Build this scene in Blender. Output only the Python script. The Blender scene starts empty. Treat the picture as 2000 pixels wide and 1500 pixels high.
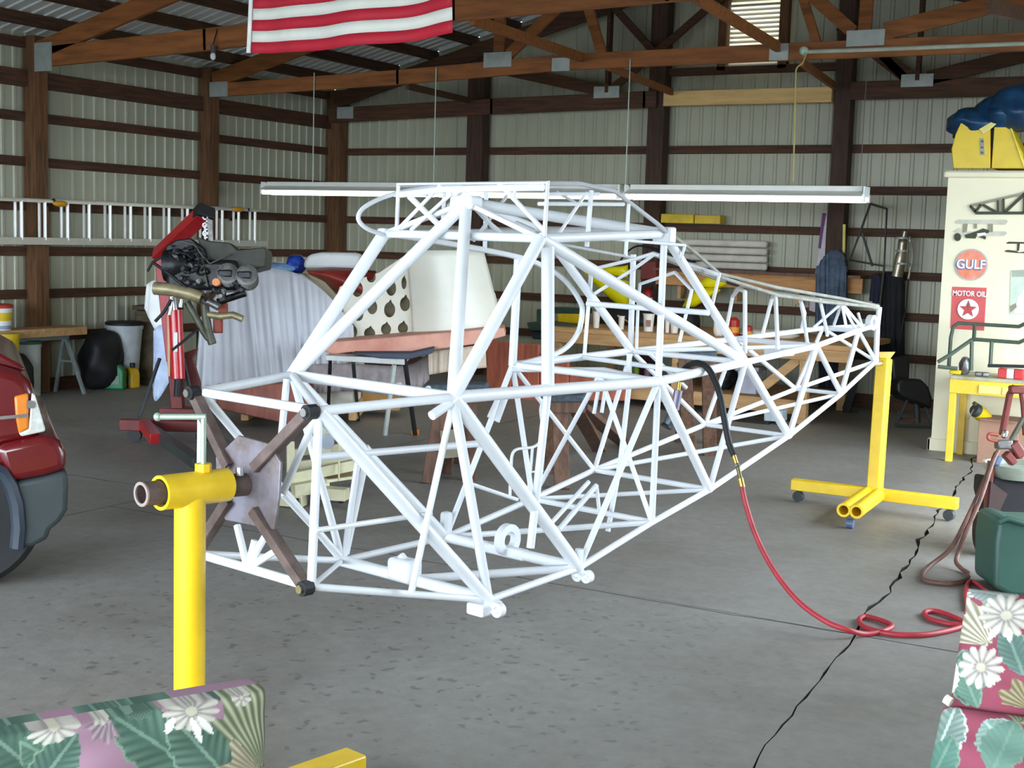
import bpy, bmesh, math, random
from mathutils import Vector, Matrix
random.seed(7)
V = Vector
# ------------------------------------------------------------------ camera
EYE = V((0, 0, 1.75))
CX = V((0.87062, 0.49104, 0.03009))
YAW, PITCH, ROLL = 0.51310, 0.10973, 0.03010
def _basis():
    cy, sy = math.cos(YAW), math.sin(YAW)
    f0 = V((-sy, cy, 0)); r0 = V((cy, sy, 0)); u0 = V((0, 0, 1))
    f = math.cos(PITCH)*f0 - math.sin(PITCH)*u0
    u = math.cos(PITCH)*u0 + math.sin(PITCH)*f0
    return math.cos(ROLL)*r0 + math.sin(ROLL)*u, math.cos(ROLL)*u - math.sin(ROLL)*r0, f
CR, CU, CF = _basis()
FPX = 2600.0
sc = bpy.context.scene
cam_data = bpy.data.cameras.new('camera')
cam = bpy.data.objects.new('camera', cam_data)
sc.collection.objects.link(cam)
cam_data.sensor_fit = 'HORIZONTAL'; cam_data.sensor_width = 36.0
cam_data.lens = FPX/2000*36.0
cam_data.clip_start = 0.05; cam_data.clip_end = 200
cam.matrix_world = Matrix(((CR.x, CU.x, -CF.x, EYE.x), (CR.y, CU.y, -CF.y, EYE.y), (CR.z, CU.z, -CF.z, EYE.z), (0, 0, 0, 1)))
sc.camera = cam
# ------------------------------------------------------------------ world, light, exposure
sc.view_settings.view_transform = 'Standard'
sc.view_settings.look = 'None'
sc.view_settings.gamma = 1.0
sc.view_settings.use_curve_mapping = False
sc.view_settings.exposure = 1.32
w = bpy.data.worlds.new('overcast_sky'); sc.world = w
w.use_nodes = True
bg = w.node_tree.nodes['Background']
bg.inputs[0].default_value = (0.77, 0.88, 1.0, 1)
bg.inputs[1].default_value = 6.0
# daylight portal in the open hangar door behind the photographer (guides sky light only)
pd = bpy.data.lights.new('door_daylight', 'AREA'); pd.shape = 'RECTANGLE'; pd.size = 11.6; pd.size_y = 3.1
pd.cycles.is_portal = True
po = bpy.data.objects.new('door_daylight', pd); sc.collection.objects.link(po)
po.location = (-5.15, -2.3, 1.55); po.rotation_euler = (math.radians(90), 0, 0)

# side opening added out of view on the right to light the back
pd2 = bpy.data.lights.new('added_side_daylight', 'AREA'); pd2.shape = 'RECTANGLE'; pd2.size = 4.2; pd2.size_y = 3.0
pd2.cycles.is_portal = True
po2 = bpy.data.objects.new('added_side_daylight', pd2); sc.collection.objects.link(po2)
po2.location = (.85, 8.9, 1.5); po2.rotation_euler = (math.radians(90), 0, math.radians(90))

# ------------------------------------------------------------------ helpers
def srgb(r, g, b):
    def f(c):
        c /= 255.0
        return c/12.92 if c <= 0.04045 else ((c+0.055)/1.055)**2.4
    return (f(r), f(g), f(b), 1)
_mats = {}
def mat(name, rgb, rough=0.55, metal=0.0, var=0.12, scale=6.0, stretch=(1, 1, 1), bump=0.0, rgb2=None, coat=0.0, emit=0.0, spec=0.5, detail=5):
    if name in _mats: return _mats[name]
    m = bpy.data.materials.new(name); m.use_nodes = True
    nt = m.node_tree; bs = nt.nodes['Principled BSDF']
    bs.inputs['Roughness'].default_value = rough; bs.inputs['Metallic'].default_value = metal
    bs.inputs['Specular IOR Level'].default_value = spec
    if coat: bs.inputs['Coat Weight'].default_value = coat; bs.inputs['Coat Roughness'].default_value = 0.08
    c1 = srgb(*rgb)
    c2 = srgb(*rgb2) if rgb2 else tuple(max(0, c*(1-var*2)) for c in c1[:3]) + (1,)
    tc = nt.nodes.new('ShaderNodeTexCoord'); mp = nt.nodes.new('ShaderNodeMapping')
    mp.inputs['Scale'].default_value = stretch
    nz = nt.nodes.new('ShaderNodeTexNoise'); nz.inputs['Scale'].default_value = scale; nz.inputs['Detail'].default_value = detail
    nz.inputs['Roughness'].default_value = 0.6
    rp = nt.nodes.new('ShaderNodeValToRGB')
    rp.color_ramp.elements[0].position = 0.35; rp.color_ramp.elements[0].color = c2
    rp.color_ramp.elements[1].position = 0.62; rp.color_ramp.elements[1].color = c1
    L = nt.links.new
    L(tc.outputs['Object'], mp.inputs['Vector']); L(mp.outputs['Vector'], nz.inputs['Vector'])
    L(nz.outputs['Fac'], rp.inputs['Fac']); L(rp.outputs['Color'], bs.inputs['Base Color'])
    if bump:
        bp = nt.nodes.new('ShaderNodeBump'); bp.inputs['Strength'].default_value = bump; bp.inputs['Distance'].default_value = 0.01
        L(nz.outputs['Fac'], bp.inputs['Height']); L(bp.outputs['Normal'], bs.inputs['Normal'])
    if emit:
        bs.inputs['Emission Color'].default_value = c1; bs.inputs['Emission Strength'].default_value = emit
    _mats[name] = m
    return m

class MB:
    """collects shapes in world space, builds ONE mesh object"""
    def __init__(s): s.v = []; s.f = []; s.mi = []; s.cur = 0
    def _add(s, vs, fs):
        o = len(s.v); s.v += [tuple(p) for p in vs]; s.f += [tuple(i+o for i in f) for f in fs]; s.mi += [s.cur]*len(fs); return s
    def box(s, c, size, rot=None):
        c = V(c); h = V(size)/2; vs = []
        for x in (-1, 1):
            for y in (-1, 1):
                for z in (-1, 1):
                    p = V((x*h.x, y*h.y, z*h.z))
                    if rot is not None: p = rot @ p
                    vs.append(c+p)
        return s._add(vs, [(0, 1, 3, 2), (4, 6, 7, 5), (0, 4, 5, 1), (2, 3, 7, 6), (0, 2, 6, 4), (1, 5, 7, 3)])
    def bb(s, lo, hi):
        lo = V(lo); hi = V(hi); return s.box((lo+hi)/2, hi-lo)
    def beam(s, A, B, wd, ht, up=(0, 0, 1), ext=0.0):
        A = V(A); B = V(B); d = (B-A).normalized(); A = A-d*ext; B = B+d*ext
        u = V(up); sd = d.cross(u)
        if sd.length < 1e-4: sd = d.cross(V((0, 1, 0)))
        sd.normalize(); u = sd.cross(d).normalized()
        vs = [P + sd*(a*wd/2) + u*(b*ht/2) for P in (A, B) for a, b in ((-1, -1), (1, -1), (1, 1), (-1, 1))]
        return s._add(vs, [(0, 1, 2, 3), (7, 6, 5, 4), (0, 4, 5, 1), (1, 5, 6, 2), (2, 6, 7, 3), (3, 7, 4, 0)])
    def tube(s, path, r, n=10, cap=True):
        path = [V(p) for p in path]; N = len(path); vs = []; fs = []
        rs = r if isinstance(r, (list, tuple)) else [r]*N
        prev = None
        for i, p in enumerate(path):
            if i == 0: d = path[1]-p
            elif i == N-1: d = p-path[i-1]
            else: d = (path[i+1]-p).normalized()+(p-path[i-1]).normalized()
            if d.length < 1e-9: d = V((0, 0, 1))
            d.normalize()
            if prev is None:
                x = d.orthogonal().normalized()
            else:
                x = prev - d*prev.dot(d)
                x = x.normalized() if x.length > 1e-6 else d.orthogonal().normalized()
            prev = x; y = d.cross(x)
            for k in range(n):
                t = 2*math.pi*k/n; vs.append(p + (x*math.cos(t)+y*math.sin(t))*rs[i])
        for i in range(N-1):
            for k in range(n):
                a = i*n+k; b = i*n+(k+1) % n; fs.append((a, b, b+n, a+n))
        if cap:
            fs.append(tuple(range(n-1, -1, -1))); fs.append(tuple(range((N-1)*n, N*n)))
        return s._add(vs, fs)
    def pipe(s, A, B, ro, ri, n=20):
        A = V(A); B = V(B); d = (B-A).normalized(); x = d.orthogonal().normalized(); y = d.cross(x); vs = []; fs = []
        for P, r in ((A, ro), (B, ro), (B, ri), (A, ri)):
            for k in range(n):
                t = 2*math.pi*k/n; vs.append(P+(x*math.cos(t)+y*math.sin(t))*r)
        for j in range(4):
            for k in range(n):
                a = j*n+k; b = j*n+(k+1) % n; c = ((j+1) % 4)*n
                fs.append((a, b, c+(k+1) % n, c+k))
        return s._add(vs, fs)
    def lathe(s, base, prof, axis=(0, 0, 1), n=24, caps=True):
        base = V(base); d = V(axis).normalized(); x = d.orthogonal().normalized(); y = d.cross(x); vs = []; fs = []
        for r, z in prof:
            for k in range(n):
                t = 2*math.pi*k/n; vs.append(base+d*z+(x*math.cos(t)+y*math.sin(t))*max(r, 1e-4))
        for i in range(len(prof)-1):
            for k in range(n):
                a = i*n+k; b = i*n+(k+1) % n; fs.append((a, b, b+n, a+n))
        if caps:
            fs.append(tuple(range(n-1, -1, -1))); m = (len(prof)-1)*n; fs.append(tuple(range(m, m+n)))
        return s._add(vs, fs)
    def prism(s, poly, vec):
        poly = [V(p) for p in poly]; vec = V(vec); n = len(poly)
        vs = poly+[p+vec for p in poly]
        fs = [tuple(range(n)), tuple(range(2*n-1, n-1, -1))]+[(i, i+n, (i+1) % n+n, (i+1) % n) for i in range(n)]
        return s._add(vs, fs)
    def grid(s, fn, nu, nv, close_u=False):
        vs = [fn(i/(nu-1), j/(nv-1)) for j in range(nv) for i in range(nu)]; fs = []
        for j in range(nv-1):
            for i in range(nu-1):
                a = j*nu+i; fs.append((a, a+1, a+nu+1, a+nu))
        return s._add(vs, fs)
    def ball(s, c, r, nu=14, nv=9):
        c = V(c); r = V(r) if hasattr(r, '__len__') else V((r, r, r))
        prof = []
        vs = []; fs = []
        for j in range(nv+1):
            ph = math.pi*j/nv
            for i in range(nu):
                t = 2*math.pi*i/nu
                vs.append(c+V((r.x*math.sin(ph)*math.cos(t), r.y*math.sin(ph)*math.sin(t), -r.z*math.cos(ph))))
        for j in range(nv):
            for i in range(nu):
                a = j*nu+i; b = j*nu+(i+1) % nu; fs.append((a, b, b+nu, a+nu))
        return s._add(vs, fs)
    def build(s, name, m, parent=None, smooth=False, bevel=0.0, seg=2, solid=0.0, subsurf=0, kind=None, label=None, cat=None, group=None):
        if parent is not None: off = WLOC[parent.name]
        else: off = V((0, 0, 0))
        top = parent is None
        if top:
            xs = [p[0] for p in s.v]; ys = [p[1] for p in s.v]; zs = [p[2] for p in s.v]
            off = V(((min(xs)+max(xs))/2, (min(ys)+max(ys))/2, min(zs)))
        me = bpy.data.meshes.new(name)
        me.from_pydata([(p[0]-off[0], p[1]-off[1], p[2]-off[2]) for p in s.v], [], s.f)
        ms = m if isinstance(m, (list, tuple)) else [m]
        for q in ms: me.materials.append(q)
        if len(ms) > 1:
            for i, p in enumerate(me.polygons): p.material_index = s.mi[i]
        bm = bmesh.new(); bm.from_mesh(me)
        bmesh.ops.recalc_face_normals(bm, faces=bm.faces); bm.to_mesh(me); bm.free()
        if smooth:
            for p in me.polygons: p.use_smooth = True
            if smooth != 'all':
                me.set_sharp_from_angle(angle=math.radians(40))
        o = bpy.data.objects.new(name, me); sc.collection.objects.link(o)
        if parent is not None: o.parent = parent
        else: o.location = off
        WLOC[o.name] = V(off)
        if solid:
            md = o.modifiers.new('s', 'SOLIDIFY'); md.thickness = solid; md.offset = 0
        if bevel:
            md = o.modifiers.new('b', 'BEVEL'); md.width = bevel; md.segments = seg; md.limit_method = 'ANGLE'; md.angle_limit = math.radians(35)
            if not smooth:
                for p in me.polygons: p.use_smooth = True
                me.set_sharp_from_angle(angle=math.radians(60))
        if subsurf:
            md = o.modifiers.new('u', 'SUBSURF'); md.levels = subsurf; md.render_levels = subsurf
        if kind: o['kind'] = kind
        if label: o['label'] = label
        if cat: o['category'] = cat
        if group: o['group'] = group
        return o
WLOC = {}
def thing(name, label, cat, loc, group=None, kind=None):
    o = bpy.data.objects.new(name, None); o.empty_display_size = 0.1
    sc.collection.objects.link(o); o.location = loc; o.matrix_world = Matrix.Translation(V(loc))
    WLOC[o.name] = V(loc)
    o['label'] = label; o['category'] = cat
    if group: o['group'] = group
    if kind: o['kind'] = kind
    return o
# survey helpers: a sight line from the photographer's eye met with a real plane of the hangar
def ray(x, y): return CR*((x-1000)/FPX) + CU*(-(y-750)/FPX) + CF
def at_z(x, y, z=0.0): d = ray(x, y); return EYE+d*((z-EYE.z)/d.z)
def at_y(x, y, Y): d = ray(x, y); return EYE+d*(Y/d.y)
def at_x(x, y, X): d = ray(x, y); return EYE+d*(X/d.x)
def at_d(x, y, D): return EYE+ray(x, y)*D
def at_plane(x, y, P, n): d = ray(x, y); n = V(n); return EYE+d*((V(P)-EYE).dot(n)/d.dot(n))
def curve(pts, k=6):
    pts = [V(p) for p in pts]; out = []
    for i in range(len(pts)-1):
        p0 = pts[max(i-1, 0)]; p1 = pts[i]; p2 = pts[i+1]; p3 = pts[min(i+2, len(pts)-1)]
        for j in range(k):
            t = j/k
            out.append(0.5*((2*p1)+(p2-p0)*t+(2*p0-5*p1+4*p2-p3)*t*t+(3*p1-p0-3*p2+p3)*t**3))
    out.append(pts[-1]); return out
def rotz(a): return Matrix.Rotation(a, 3, 'Z')
def text_mesh(name, s, size, depth, m, parent, pos, xdir, up, align='CENTER', sx=1.0, bold=0.0):
    cu = bpy.data.curves.new(name, 'FONT'); cu.body = s; cu.size = size; cu.extrude = depth; cu.align_x = align; cu.align_y = 'CENTER'; cu.offset = bold
    to = bpy.data.objects.new(name, cu)
    me = bpy.data.meshes.new_from_object(to); bpy.data.objects.remove(to)
    x = V(xdir).normalized(); u = V(up).normalized(); nrm = x.cross(u)
    off = WLOC[parent.name]
    for v in me.vertices:
        c = v.co.copy(); v.co = V(pos)+x*c.x*sx+u*c.y+nrm*c.z-off
    me.materials.clear(); me.materials.append(m)
    o = bpy.data.objects.new(name, me); sc.collection.objects.link(o); o.parent = parent; WLOC[o.name] = V(off)
    return o
# ------------------------------------------------------------------ materials
WOODZ = mat('old_timber_upright', (112, 76, 44), .75, var=.28, scale=5, stretch=(6, 6, .5), bump=.25)
WOODY = mat('old_timber_girt', (84, 52, 30), .75, var=.28, scale=5, stretch=(6, .5, 6), bump=.25)
WOODX = mat('old_timber_beam', (86, 54, 30), .75, var=.28, scale=5, stretch=(.5, 6, 6), bump=.25)
WOODO = mat('orange_truss_timber', (150, 90, 40), .7, var=.22, scale=5, stretch=(.5, 6, 4), bump=.2)
PINE = mat('fresh_pine', (226, 188, 122), .65, var=.12, scale=4, stretch=(.6, 6, 5), bump=.1)
PINE2 = mat('workshop_pine', (208, 164, 112), .7, var=.14, scale=4, stretch=(.6, 5, 5), bump=.1)
SHEET = mat('white_wall_steel', (174, 174, 151), .42, var=.07, scale=1.5, stretch=(1, 1, .25), bump=0, spec=.5)
ROOF = mat('bare_roof_steel', (216, 220, 218), .45, metal=.0, var=.1, scale=1.5, stretch=(.3, 1, 1))
PLATE = mat('galvanised_plate', (168, 176, 168), .5, metal=.3, var=.1, scale=9)
WHITEP = mat('white_epoxy_paint', (238, 241, 244), .4, var=.02, scale=12, spec=.5)
GREYP = mat('grey_primer_paint', (196, 198, 200), .5, var=.05, scale=12)
YEL = mat('yellow_stand_paint', (250, 208, 36), .35, var=.05, scale=10, spec=.5)
RUSTY = mat('rusty_brown_steel', (116, 98, 92), .6, metal=.35, var=.2, scale=14, bump=.1)
MILL = mat('mill_scale_plate', (150, 146, 158), .45, metal=.55, var=.18, scale=9, rgb2=(122, 108, 104))
BLK = mat('black_rubber', (26, 26, 28), .6, var=.2)
DGREY = mat('dark_grey_plastic', (58, 62, 64), .6, var=.12, scale=20, bump=.05)
CHROME = mat('bright_metal', (210, 212, 214), .2, metal=1, var=.05)
BRASS = mat('brass', (212, 168, 84), .3, metal=.9, var=.1)
REDH = mat('red_hoist_paint', (176, 30, 34), .4, var=.12, scale=8)
REDD = mat('dark_red_hoist_paint', (118, 34, 30), .5, var=.15, scale=8)
WHT = mat('white_plastic', (236, 238, 236), .45, var=.04)
CREAM = mat('cream_panel', (236, 232, 214), .6, var=.04, scale=4)
# ------------------------------------------------------------------ the hangar shell
XL, YB = -11.096, 14.627
GIRT = [2.82, 2.37, 1.92, 1.46, 1.02, .57]
XR, YF, RIDGE, SL = 0.85, -2.3, -5.15, .255
# floor: slabs poured with joints between, the joint along the hangar is broken into a ragged crack
def concrete():
    m = bpy.data.materials.new('stained_concrete'); m.use_nodes = True; nt = m.node_tree; bs = nt.nodes['Principled BSDF']; L = nt.links.new
    tc = nt.nodes.new('ShaderNodeTexCoord')
    def noise(scale, det=6, rough=.6, st=(1, 1, 1)):
        mp = nt.nodes.new('ShaderNodeMapping'); mp.inputs['Scale'].default_value = st
        n = nt.nodes.new('ShaderNodeTexNoise'); n.inputs['Scale'].default_value = scale; n.inputs['Detail'].default_value = det; n.inputs['Roughness'].default_value = rough
        L(tc.outputs['Object'], mp.inputs['Vector']); L(mp.outputs['Vector'], n.inputs['Vector']); return n
    def ramp(src, p0, c0, p1, c1):
        r = nt.nodes.new('ShaderNodeValToRGB'); r.color_ramp.elements[0].position = p0; r.color_ramp.elements[0].color = c0
        r.color_ramp.elements[1].position = p1; r.color_ramp.elements[1].color = c1; L(src, r.inputs['Fac']); return r
    def mul(a, b, f=1.0):
        x = nt.nodes.new('ShaderNodeMix'); x.data_type = 'RGBA'; x.blend_type = 'MULTIPLY'; x.inputs[0].default_value = f
        L(a, x.inputs[6]); L(b, x.inputs[7]); return x.outputs[2]
    base = ramp(noise(.55, 8).outputs['Fac'], .3, srgb(134, 130, 122), .7, srgb(154, 151, 146))
    fine = ramp(noise(14, 6, .7).outputs['Fac'], .3, (.80, .80, .80, 1), .65, (1, 1, 1, 1))
    c = mul(base.outputs['Color'], fine.outputs['Color'])
    # oil spots: small voronoi blots, only where a large blotch mask allows
    vo = nt.nodes.new('ShaderNodeTexVoronoi'); vo.inputs['Scale'].default_value = 13; vo.inputs['Randomness'].default_value = 1
    wv = noise(7, 3); mx = nt.nodes.new('ShaderNodeMix'); mx.data_type = 'RGBA'; mx.blend_type = 'LINEAR_LIGHT'; mx.inputs[0].default_value = .08
    gp = nt.nodes.new('ShaderNodeNewGeometry'); L(gp.outputs['Position'], mx.inputs[6]); L(wv.outputs['Color'], mx.inputs[7]); L(mx.outputs[2], vo.inputs['Vector'])
    sp = ramp(vo.outputs['Distance'], .15, (.6, .6, .61, 1), .27, (1, 1, 1, 1))
    # mask around the nose of the fuselage
    sep = nt.nodes.new('ShaderNodeVectorMath'); sep.operation = 'DISTANCE'; sep.inputs[1].default_value = (-3.5, 4.6, 0)
    L(gp.outputs['Position'], sep.inputs[0])
    ad = nt.nodes.new('ShaderNodeMath'); ad.operation = 'MULTIPLY_ADD'; ad.inputs[1].default_value = 1.6; L(noise(1.3, 4).outputs['Fac'], ad.inputs[0]); L(sep.outputs['Value'], ad.inputs[2])
    mk = ramp(ad.outputs[0], .0, (1, 1, 1, 1), 1, (0, 0, 0, 1))
    mr = nt.nodes.new('ShaderNodeMapRange'); mr.inputs['From Min'].default_value = 1.9; mr.inputs['From Max'].default_value = 3.1; mr.inputs['To Min'].default_value = .9; mr.inputs['To Max'].default_value = 0.0
    L(ad.outputs[0], mr.inputs['Value'])
    x = nt.nodes.new('ShaderNodeMix'); x.data_type = 'RGBA'; x.blend_type = 'MULTIPLY'; L(mr.outputs['Result'], x.inputs[0]); L(c, x.inputs[6]); L(sp.outputs['Color'], x.inputs[7])
    # broad dark wear
    br = ramp(noise(.9, 5, .65).outputs['Fac'], .36, (.84, .82, .79, 1), .5, (1, 1, 1, 1))
    c2 = mul(x.outputs[2], br.outputs['Color'], .8)
    L(c2, bs.inputs['Base Color']); bs.inputs['Roughness'].default_value = .55; bs.inputs['Specular IOR Level'].default_value = .35
    bp = nt.nodes.new('ShaderNodeBump'); bp.inputs['Strength'].default_value = .12; bp.inputs['Distance'].default_value = .01
    L(noise(30, 5).outputs['Fac'], bp.inputs['Height']); L(bp.outputs['Normal'], bs.inputs['Normal'])
    return m
CONC = concrete()
JOINTM = mat('dirt_in_joint', (52, 48, 44), .9)
fl = MB().bb((XL-.1, YF, -.12), (XR+.1, YB+.1, -.016)).build('floor', JOINTM, kind='structure')
rnd = random.Random(3)
def jx(y):   # the ragged joint running down the hangar
    pts = [(-3, -.9), (4.17, -1.38), (6.16, -1.52), (8.07, -1.69), (10.97, -1.97), (15, -2.3)]
    for (y0, x0), (y1, x1) in zip(pts, pts[1:]):
        if y0 <= y <= y1: return x0+(x1-x0)*(y-y0)/(y1-y0)
    return pts[-1][1]
NJ = 150
ys = [YF+(YB+.1-YF)*i/NJ for i in range(NJ+1)]
left_e = []; right_e = []
wob = 0
for y in ys:
    wob = wob*.75+rnd.uniform(-.022, .022)*(1 if y > 6 else .55)
    g = .0025+max(0, rnd.gauss(.002, .005))*(1 if y > 6 else .6)
    left_e.append((jx(y)+wob-g, y)); right_e.append((jx(y)+wob+g, y))
def joint_y(x): return 5.85+.035*x+.12   # across joint, a little skew
def slab(poly, nm='slab'):
    n = len(poly)
    b = MB(); b.prism([(p[0], p[1], 0) for p in poly], (0, 0, -.015)); b.mi = [0, 0]+[1]*(n)
    return b.build(nm, [CONC, JOINTM], fl)
yj = 5.92
def cut(e):
    x = [p[0]+(q[0]-p[0])*(yj-p[1])/(q[1]-p[1]) for p, q in zip(e, e[1:]) if p[1] <= yj < q[1]][0]
    return [p for p in e if p[1] < yj-.02]+[(x, yj-.002)], [(x, yj+.006)]+[p for p in e if p[1] > yj+.02]
LE1, LE2 = cut(left_e); RE1, RE2 = cut(right_e)
def crackline(x0, x1, y, seed, amp=.012):
    r = random.Random(seed); out = []; wv = 0
    for i in range(41):
        wv = wv*.7+r.uniform(-amp, amp); out.append((x0+(x1-x0)*i/40, y+wv))
    return out
xj = -6.2
ca = crackline(xj+.004, LE1[-1][0], yj-.002, 1); cb = [(x, y+.008) for x, y in ca]
slab([(xj+.004, YF)]+LE1+list(reversed(ca)))
slab(cb+LE2+[(xj+.004, YB+.1)])
cc = crackline(XL-.1, xj-.004, 6.5, 4, .02); cd = [(x, y+.009) for x, y in cc]
slab([(XL-.1, YF), (xj-.004, YF)]+list(reversed(cc)))
slab(cd+[(xj-.004, YB+.1), (XL-.1, YB+.1)])
slab(list(reversed(RE1))+[(XR+.1, YF), (XR+.1, yj+.018)])
slab(list(reversed(RE2))+[(XR+.1, yj+.04), (XR+.1, YB+.1)])
MB().bb((-40, -30, -.14), (40, YF, -.02)).bb((XR+.1, YF, -.14), (40, 30, -.02)).build('floor_apron', mat('asphalt_apron', (112, 112, 110), .85, var=.1), kind='structure')

# ribbed steel sheets
def sheet(fn, length, pitch=.152, depth=.014, pale=False):
    """fn(t, d, s): t along the sheet, d out of it, s 0/1 low/high edge"""
    prof = []; t = 0
    while t < length:
        for a, d in ((0, 0), (.098, 0), (.108, depth), (.136, depth), (.146, 0)):
            if t+a <= length: prof.append((t+a, d))
        t += pitch
    prof.append((length, 0)); n = len(prof); b = MB()
    return b._add([fn(t, d, 0) for t, d in prof]+[fn(t, d, 1) for t, d in prof], [(i, i+1, n+i+1, n+i) for i in range(n-1)])
def roofz(x): return 3.66+SL*(x-XL) if x < RIDGE else 3.66+SL*(RIDGE-XL)-SL*(x-RIDGE)
wl = sheet(lambda t, d, s: (XL-.045+d, YF+t, (0, roofz(XL)+.02)[s]), YB-YF+.04).build('wall_left', SHEET, kind='structure')
wb = sheet(lambda t, d, s: (XL-.05+t, YB+.045-d, (0, roofz(XL-.05+t)+.015)[s]), XR-XL+.05).build('wall_back', SHEET, kind='structure')
wr = MB()
for y0, y1, z0 in ((YF, 6.8, 0), (6.8, 11.0, 3.0), (11.0, YB+.04, 0)):  # middle span holds the added side opening that lets light in
    q = sheet(lambda t, d, s: (XR+.045-d, y0+t, (z0, roofz(XR)+.02)[s]), y1-y0); wr._add(q.v, q.f)
wr = wr.build('wall_right', SHEET, kind='structure')
wfm = sheet(lambda t, d, s: (XL-.05+t, YF+d, (3.1, roofz(XL-.05+t)+.015)[s]), XR-XL+.05).build('wall_front', SHEET, kind='structure')
ce = sheet(lambda t, d, s: ((XL-.25, RIDGE)[s], YF-.3+t, roofz((XL-.25, RIDGE)[s])+.02-d), YB-YF+.5)
n0 = len(ce.v)
ce2 = sheet(lambda t, d, s: ((RIDGE, XR+.25)[s], YF-.3+t, roofz((RIDGE, XR+.25)[s])+.02-d), YB-YF+.5)
ce._add(ce2.v, ce2.f)
ce = ce.build('ceiling', ROOF, kind='structure')
# posts and girts
WOODB = mat('dark_gable_post', (74, 50, 34), .75, var=.28, scale=5, stretch=(6, 6, .5), bump=.25)
lp = [9.51, 12.06, 6.95, 4.4, 1.85]
for y in lp:
    MB().bb((XL-.02, y-.045, 0), (XL+.15, y+.125, 3.62)).build('post', WOODZ, wl, bevel=.006)
MB().bb((XL-.02, YB-.16, 0), (XL+.2, YB+.02, 3.62)).build('post', WOODZ, wb, bevel=.006)
for x0, x1 in ((-8.89, -8.66), (-6.43, -6.225), (-4.24, -4.06), (-1.95, -1.75)):
    MB().bb((x0, YB-.2, 0), (x1, YB-.02, roofz((x0+x1)/2)-.1)).build('post', WOODB, wb, bevel=.006)
ends = sorted(lp)
for z in GIRT:
    last = YF
    for y in ends+[YB]:
        if y-.05 > last: MB().bb((XL-.025, last+.0, z-.048), (XL+.014, y-.05, z+.048)).build('girt', WOODY, wl)
        last = y+.13
    last = XL+.2
    for x0, x1 in ((-8.89, -8.66), (-6.43, -6.225), (-4.24, -4.06), (-1.95, -1.75), (XR, XR)):
        MB().bb((last, YB-.014, z-.046), (x0, YB+.025, z+.046)).build('girt', WOODX, wb); last = x1
# eave header on the left wall, skirt boards
for a, b_ in zip([YF]+ends, ends+[YB-.16]):
    MB().bb((XL-.02, a+.02, 3.115), (XL+.06, b_+.02, 3.28)).build('header', WOODY, wl)
    MB().bb((XL-.02, a+.13, 0), (XL+.014, b_-.05, .13)).build('skirt_board', WOODY, wl)
    MB().bb((XL-.02, a+.02, 3.50), (XL+.03, b_+.02, 3.60)).build('eave_board', WOODY, wl)
last = XL+.2
for x0, x1 in ((-8.89, -8.66), (-6.43, -6.225), (-4.24, -4.06), (-1.95, -1.75), (XR, XR)):
    MB().bb((last, YB-.014, 0), (x0, YB+.025, .15)).build('skirt_board', WOODX, wb); last = x1
o = MB().bb((-6.21, YB-.27, 3.30), (-4.25, YB-.205, 3.465)).build('new_beam', PINE, wb, bevel=.004); o['label'] = 'fresh pale pine beam between two dark posts'
MB().bb((-6.225, YB-.12, 3.66), (-4.24, YB-.02, 3.74)).build('girt', WOODX, wb)
# louvred vent high in the gable
vent = thing('gable_vent', 'white louvred vent high on the back wall behind the roof timbers', 'vent', (-5.2, YB-.1, 3.74))
for x in (-5.585, -4.875): MB().bb((x-.05, YB-.12, 3.70), (x+.05, YB-.02, 4.55)).build('vent_jamb', WOODZ, vent)
MB().bb((-5.53, YB-.02, 3.74), (-4.93, YB+.0, 4.46)).build('glow_backing', mat('glowing_vent_panel', (236, 228, 200), .6, emit=.45), vent)  # panel glows by itself, standing in for daylight through the louvres
for i in range(14):
    z = 3.765+i*.05
    MB().box((-5.23, YB-.05, z), (.58, .04, .010), Matrix.Rotation(math.radians(40), 3, 'X')).build('slat', WHT, vent)
# purlins along the hangar and pale closure strips at the gable
xs = [XL+.42+.60*i for i in range(10)]
for x in xs:
    for sgn in (1, -1):
        xx = x if sgn == 1 else 2*RIDGE-x
        for y0, y1 in ((YF, 1.8), (1.8, 6.9), (6.9, 9.5), (9.5, 12.05), (12.05, YB)):
            MB().box((xx, (y0+y1)/2, roofz(xx)-.055), (.045, y1-y0-.004, .12), Matrix.Rotation(-sgn*math.atan(SL), 3, 'Y')).build('purlin', WOODY, ce)
        if sgn == 1:
            c = V((xx+.3, YB-.09, roofz(xx+.3)-.015))
            MB().box(c, (.44, .05, .05), Matrix.Rotation(-math.atan(SL), 3, 'Y')).build('closure_strip', mat('pale_closure', (232, 236, 230), .6), ce)
# roof trusses
def truss(y, label, chord, gus, webs, wt=WOODO, wt2=WOODX, name='roof_truss', front=-1, half=.19):
    t = thing(name, label, 'truss', (RIDGE, y, 3.3))
    ch = [V((x, y, z)) for x, z in chord]
    for a, b in zip(ch, ch[1:]): MB().beam(a, b, .05, half, ext=.02).build('bottom_chord', wt, t, bevel=.004)
    for s in (1, -1):
        a = V((RIDGE-s*(RIDGE-XL-.18), y, roofz(XL+.18)-.24)); b = V((RIDGE, y, roofz(RIDGE)-.24))
        MB().beam(a, b, .05, .185).build('top_chord', wt2, t, bevel=.004)
    for (x0, z0), (x1, z1), wdt in webs:
        MB().beam((x0, y+front*.0, z0), (x1, y, z1), .045, wdt, up=(0, 1, 0) if False else (0, 0, 1)).build('web', wt if wdt > .085 else wt2, t, bevel=.003)
    for x, z, a, h in gus:
        MB().box((x, y+front*.033, z), (a, .012, h)).build('gusset_plate', PLATE, t)
    return t
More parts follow.
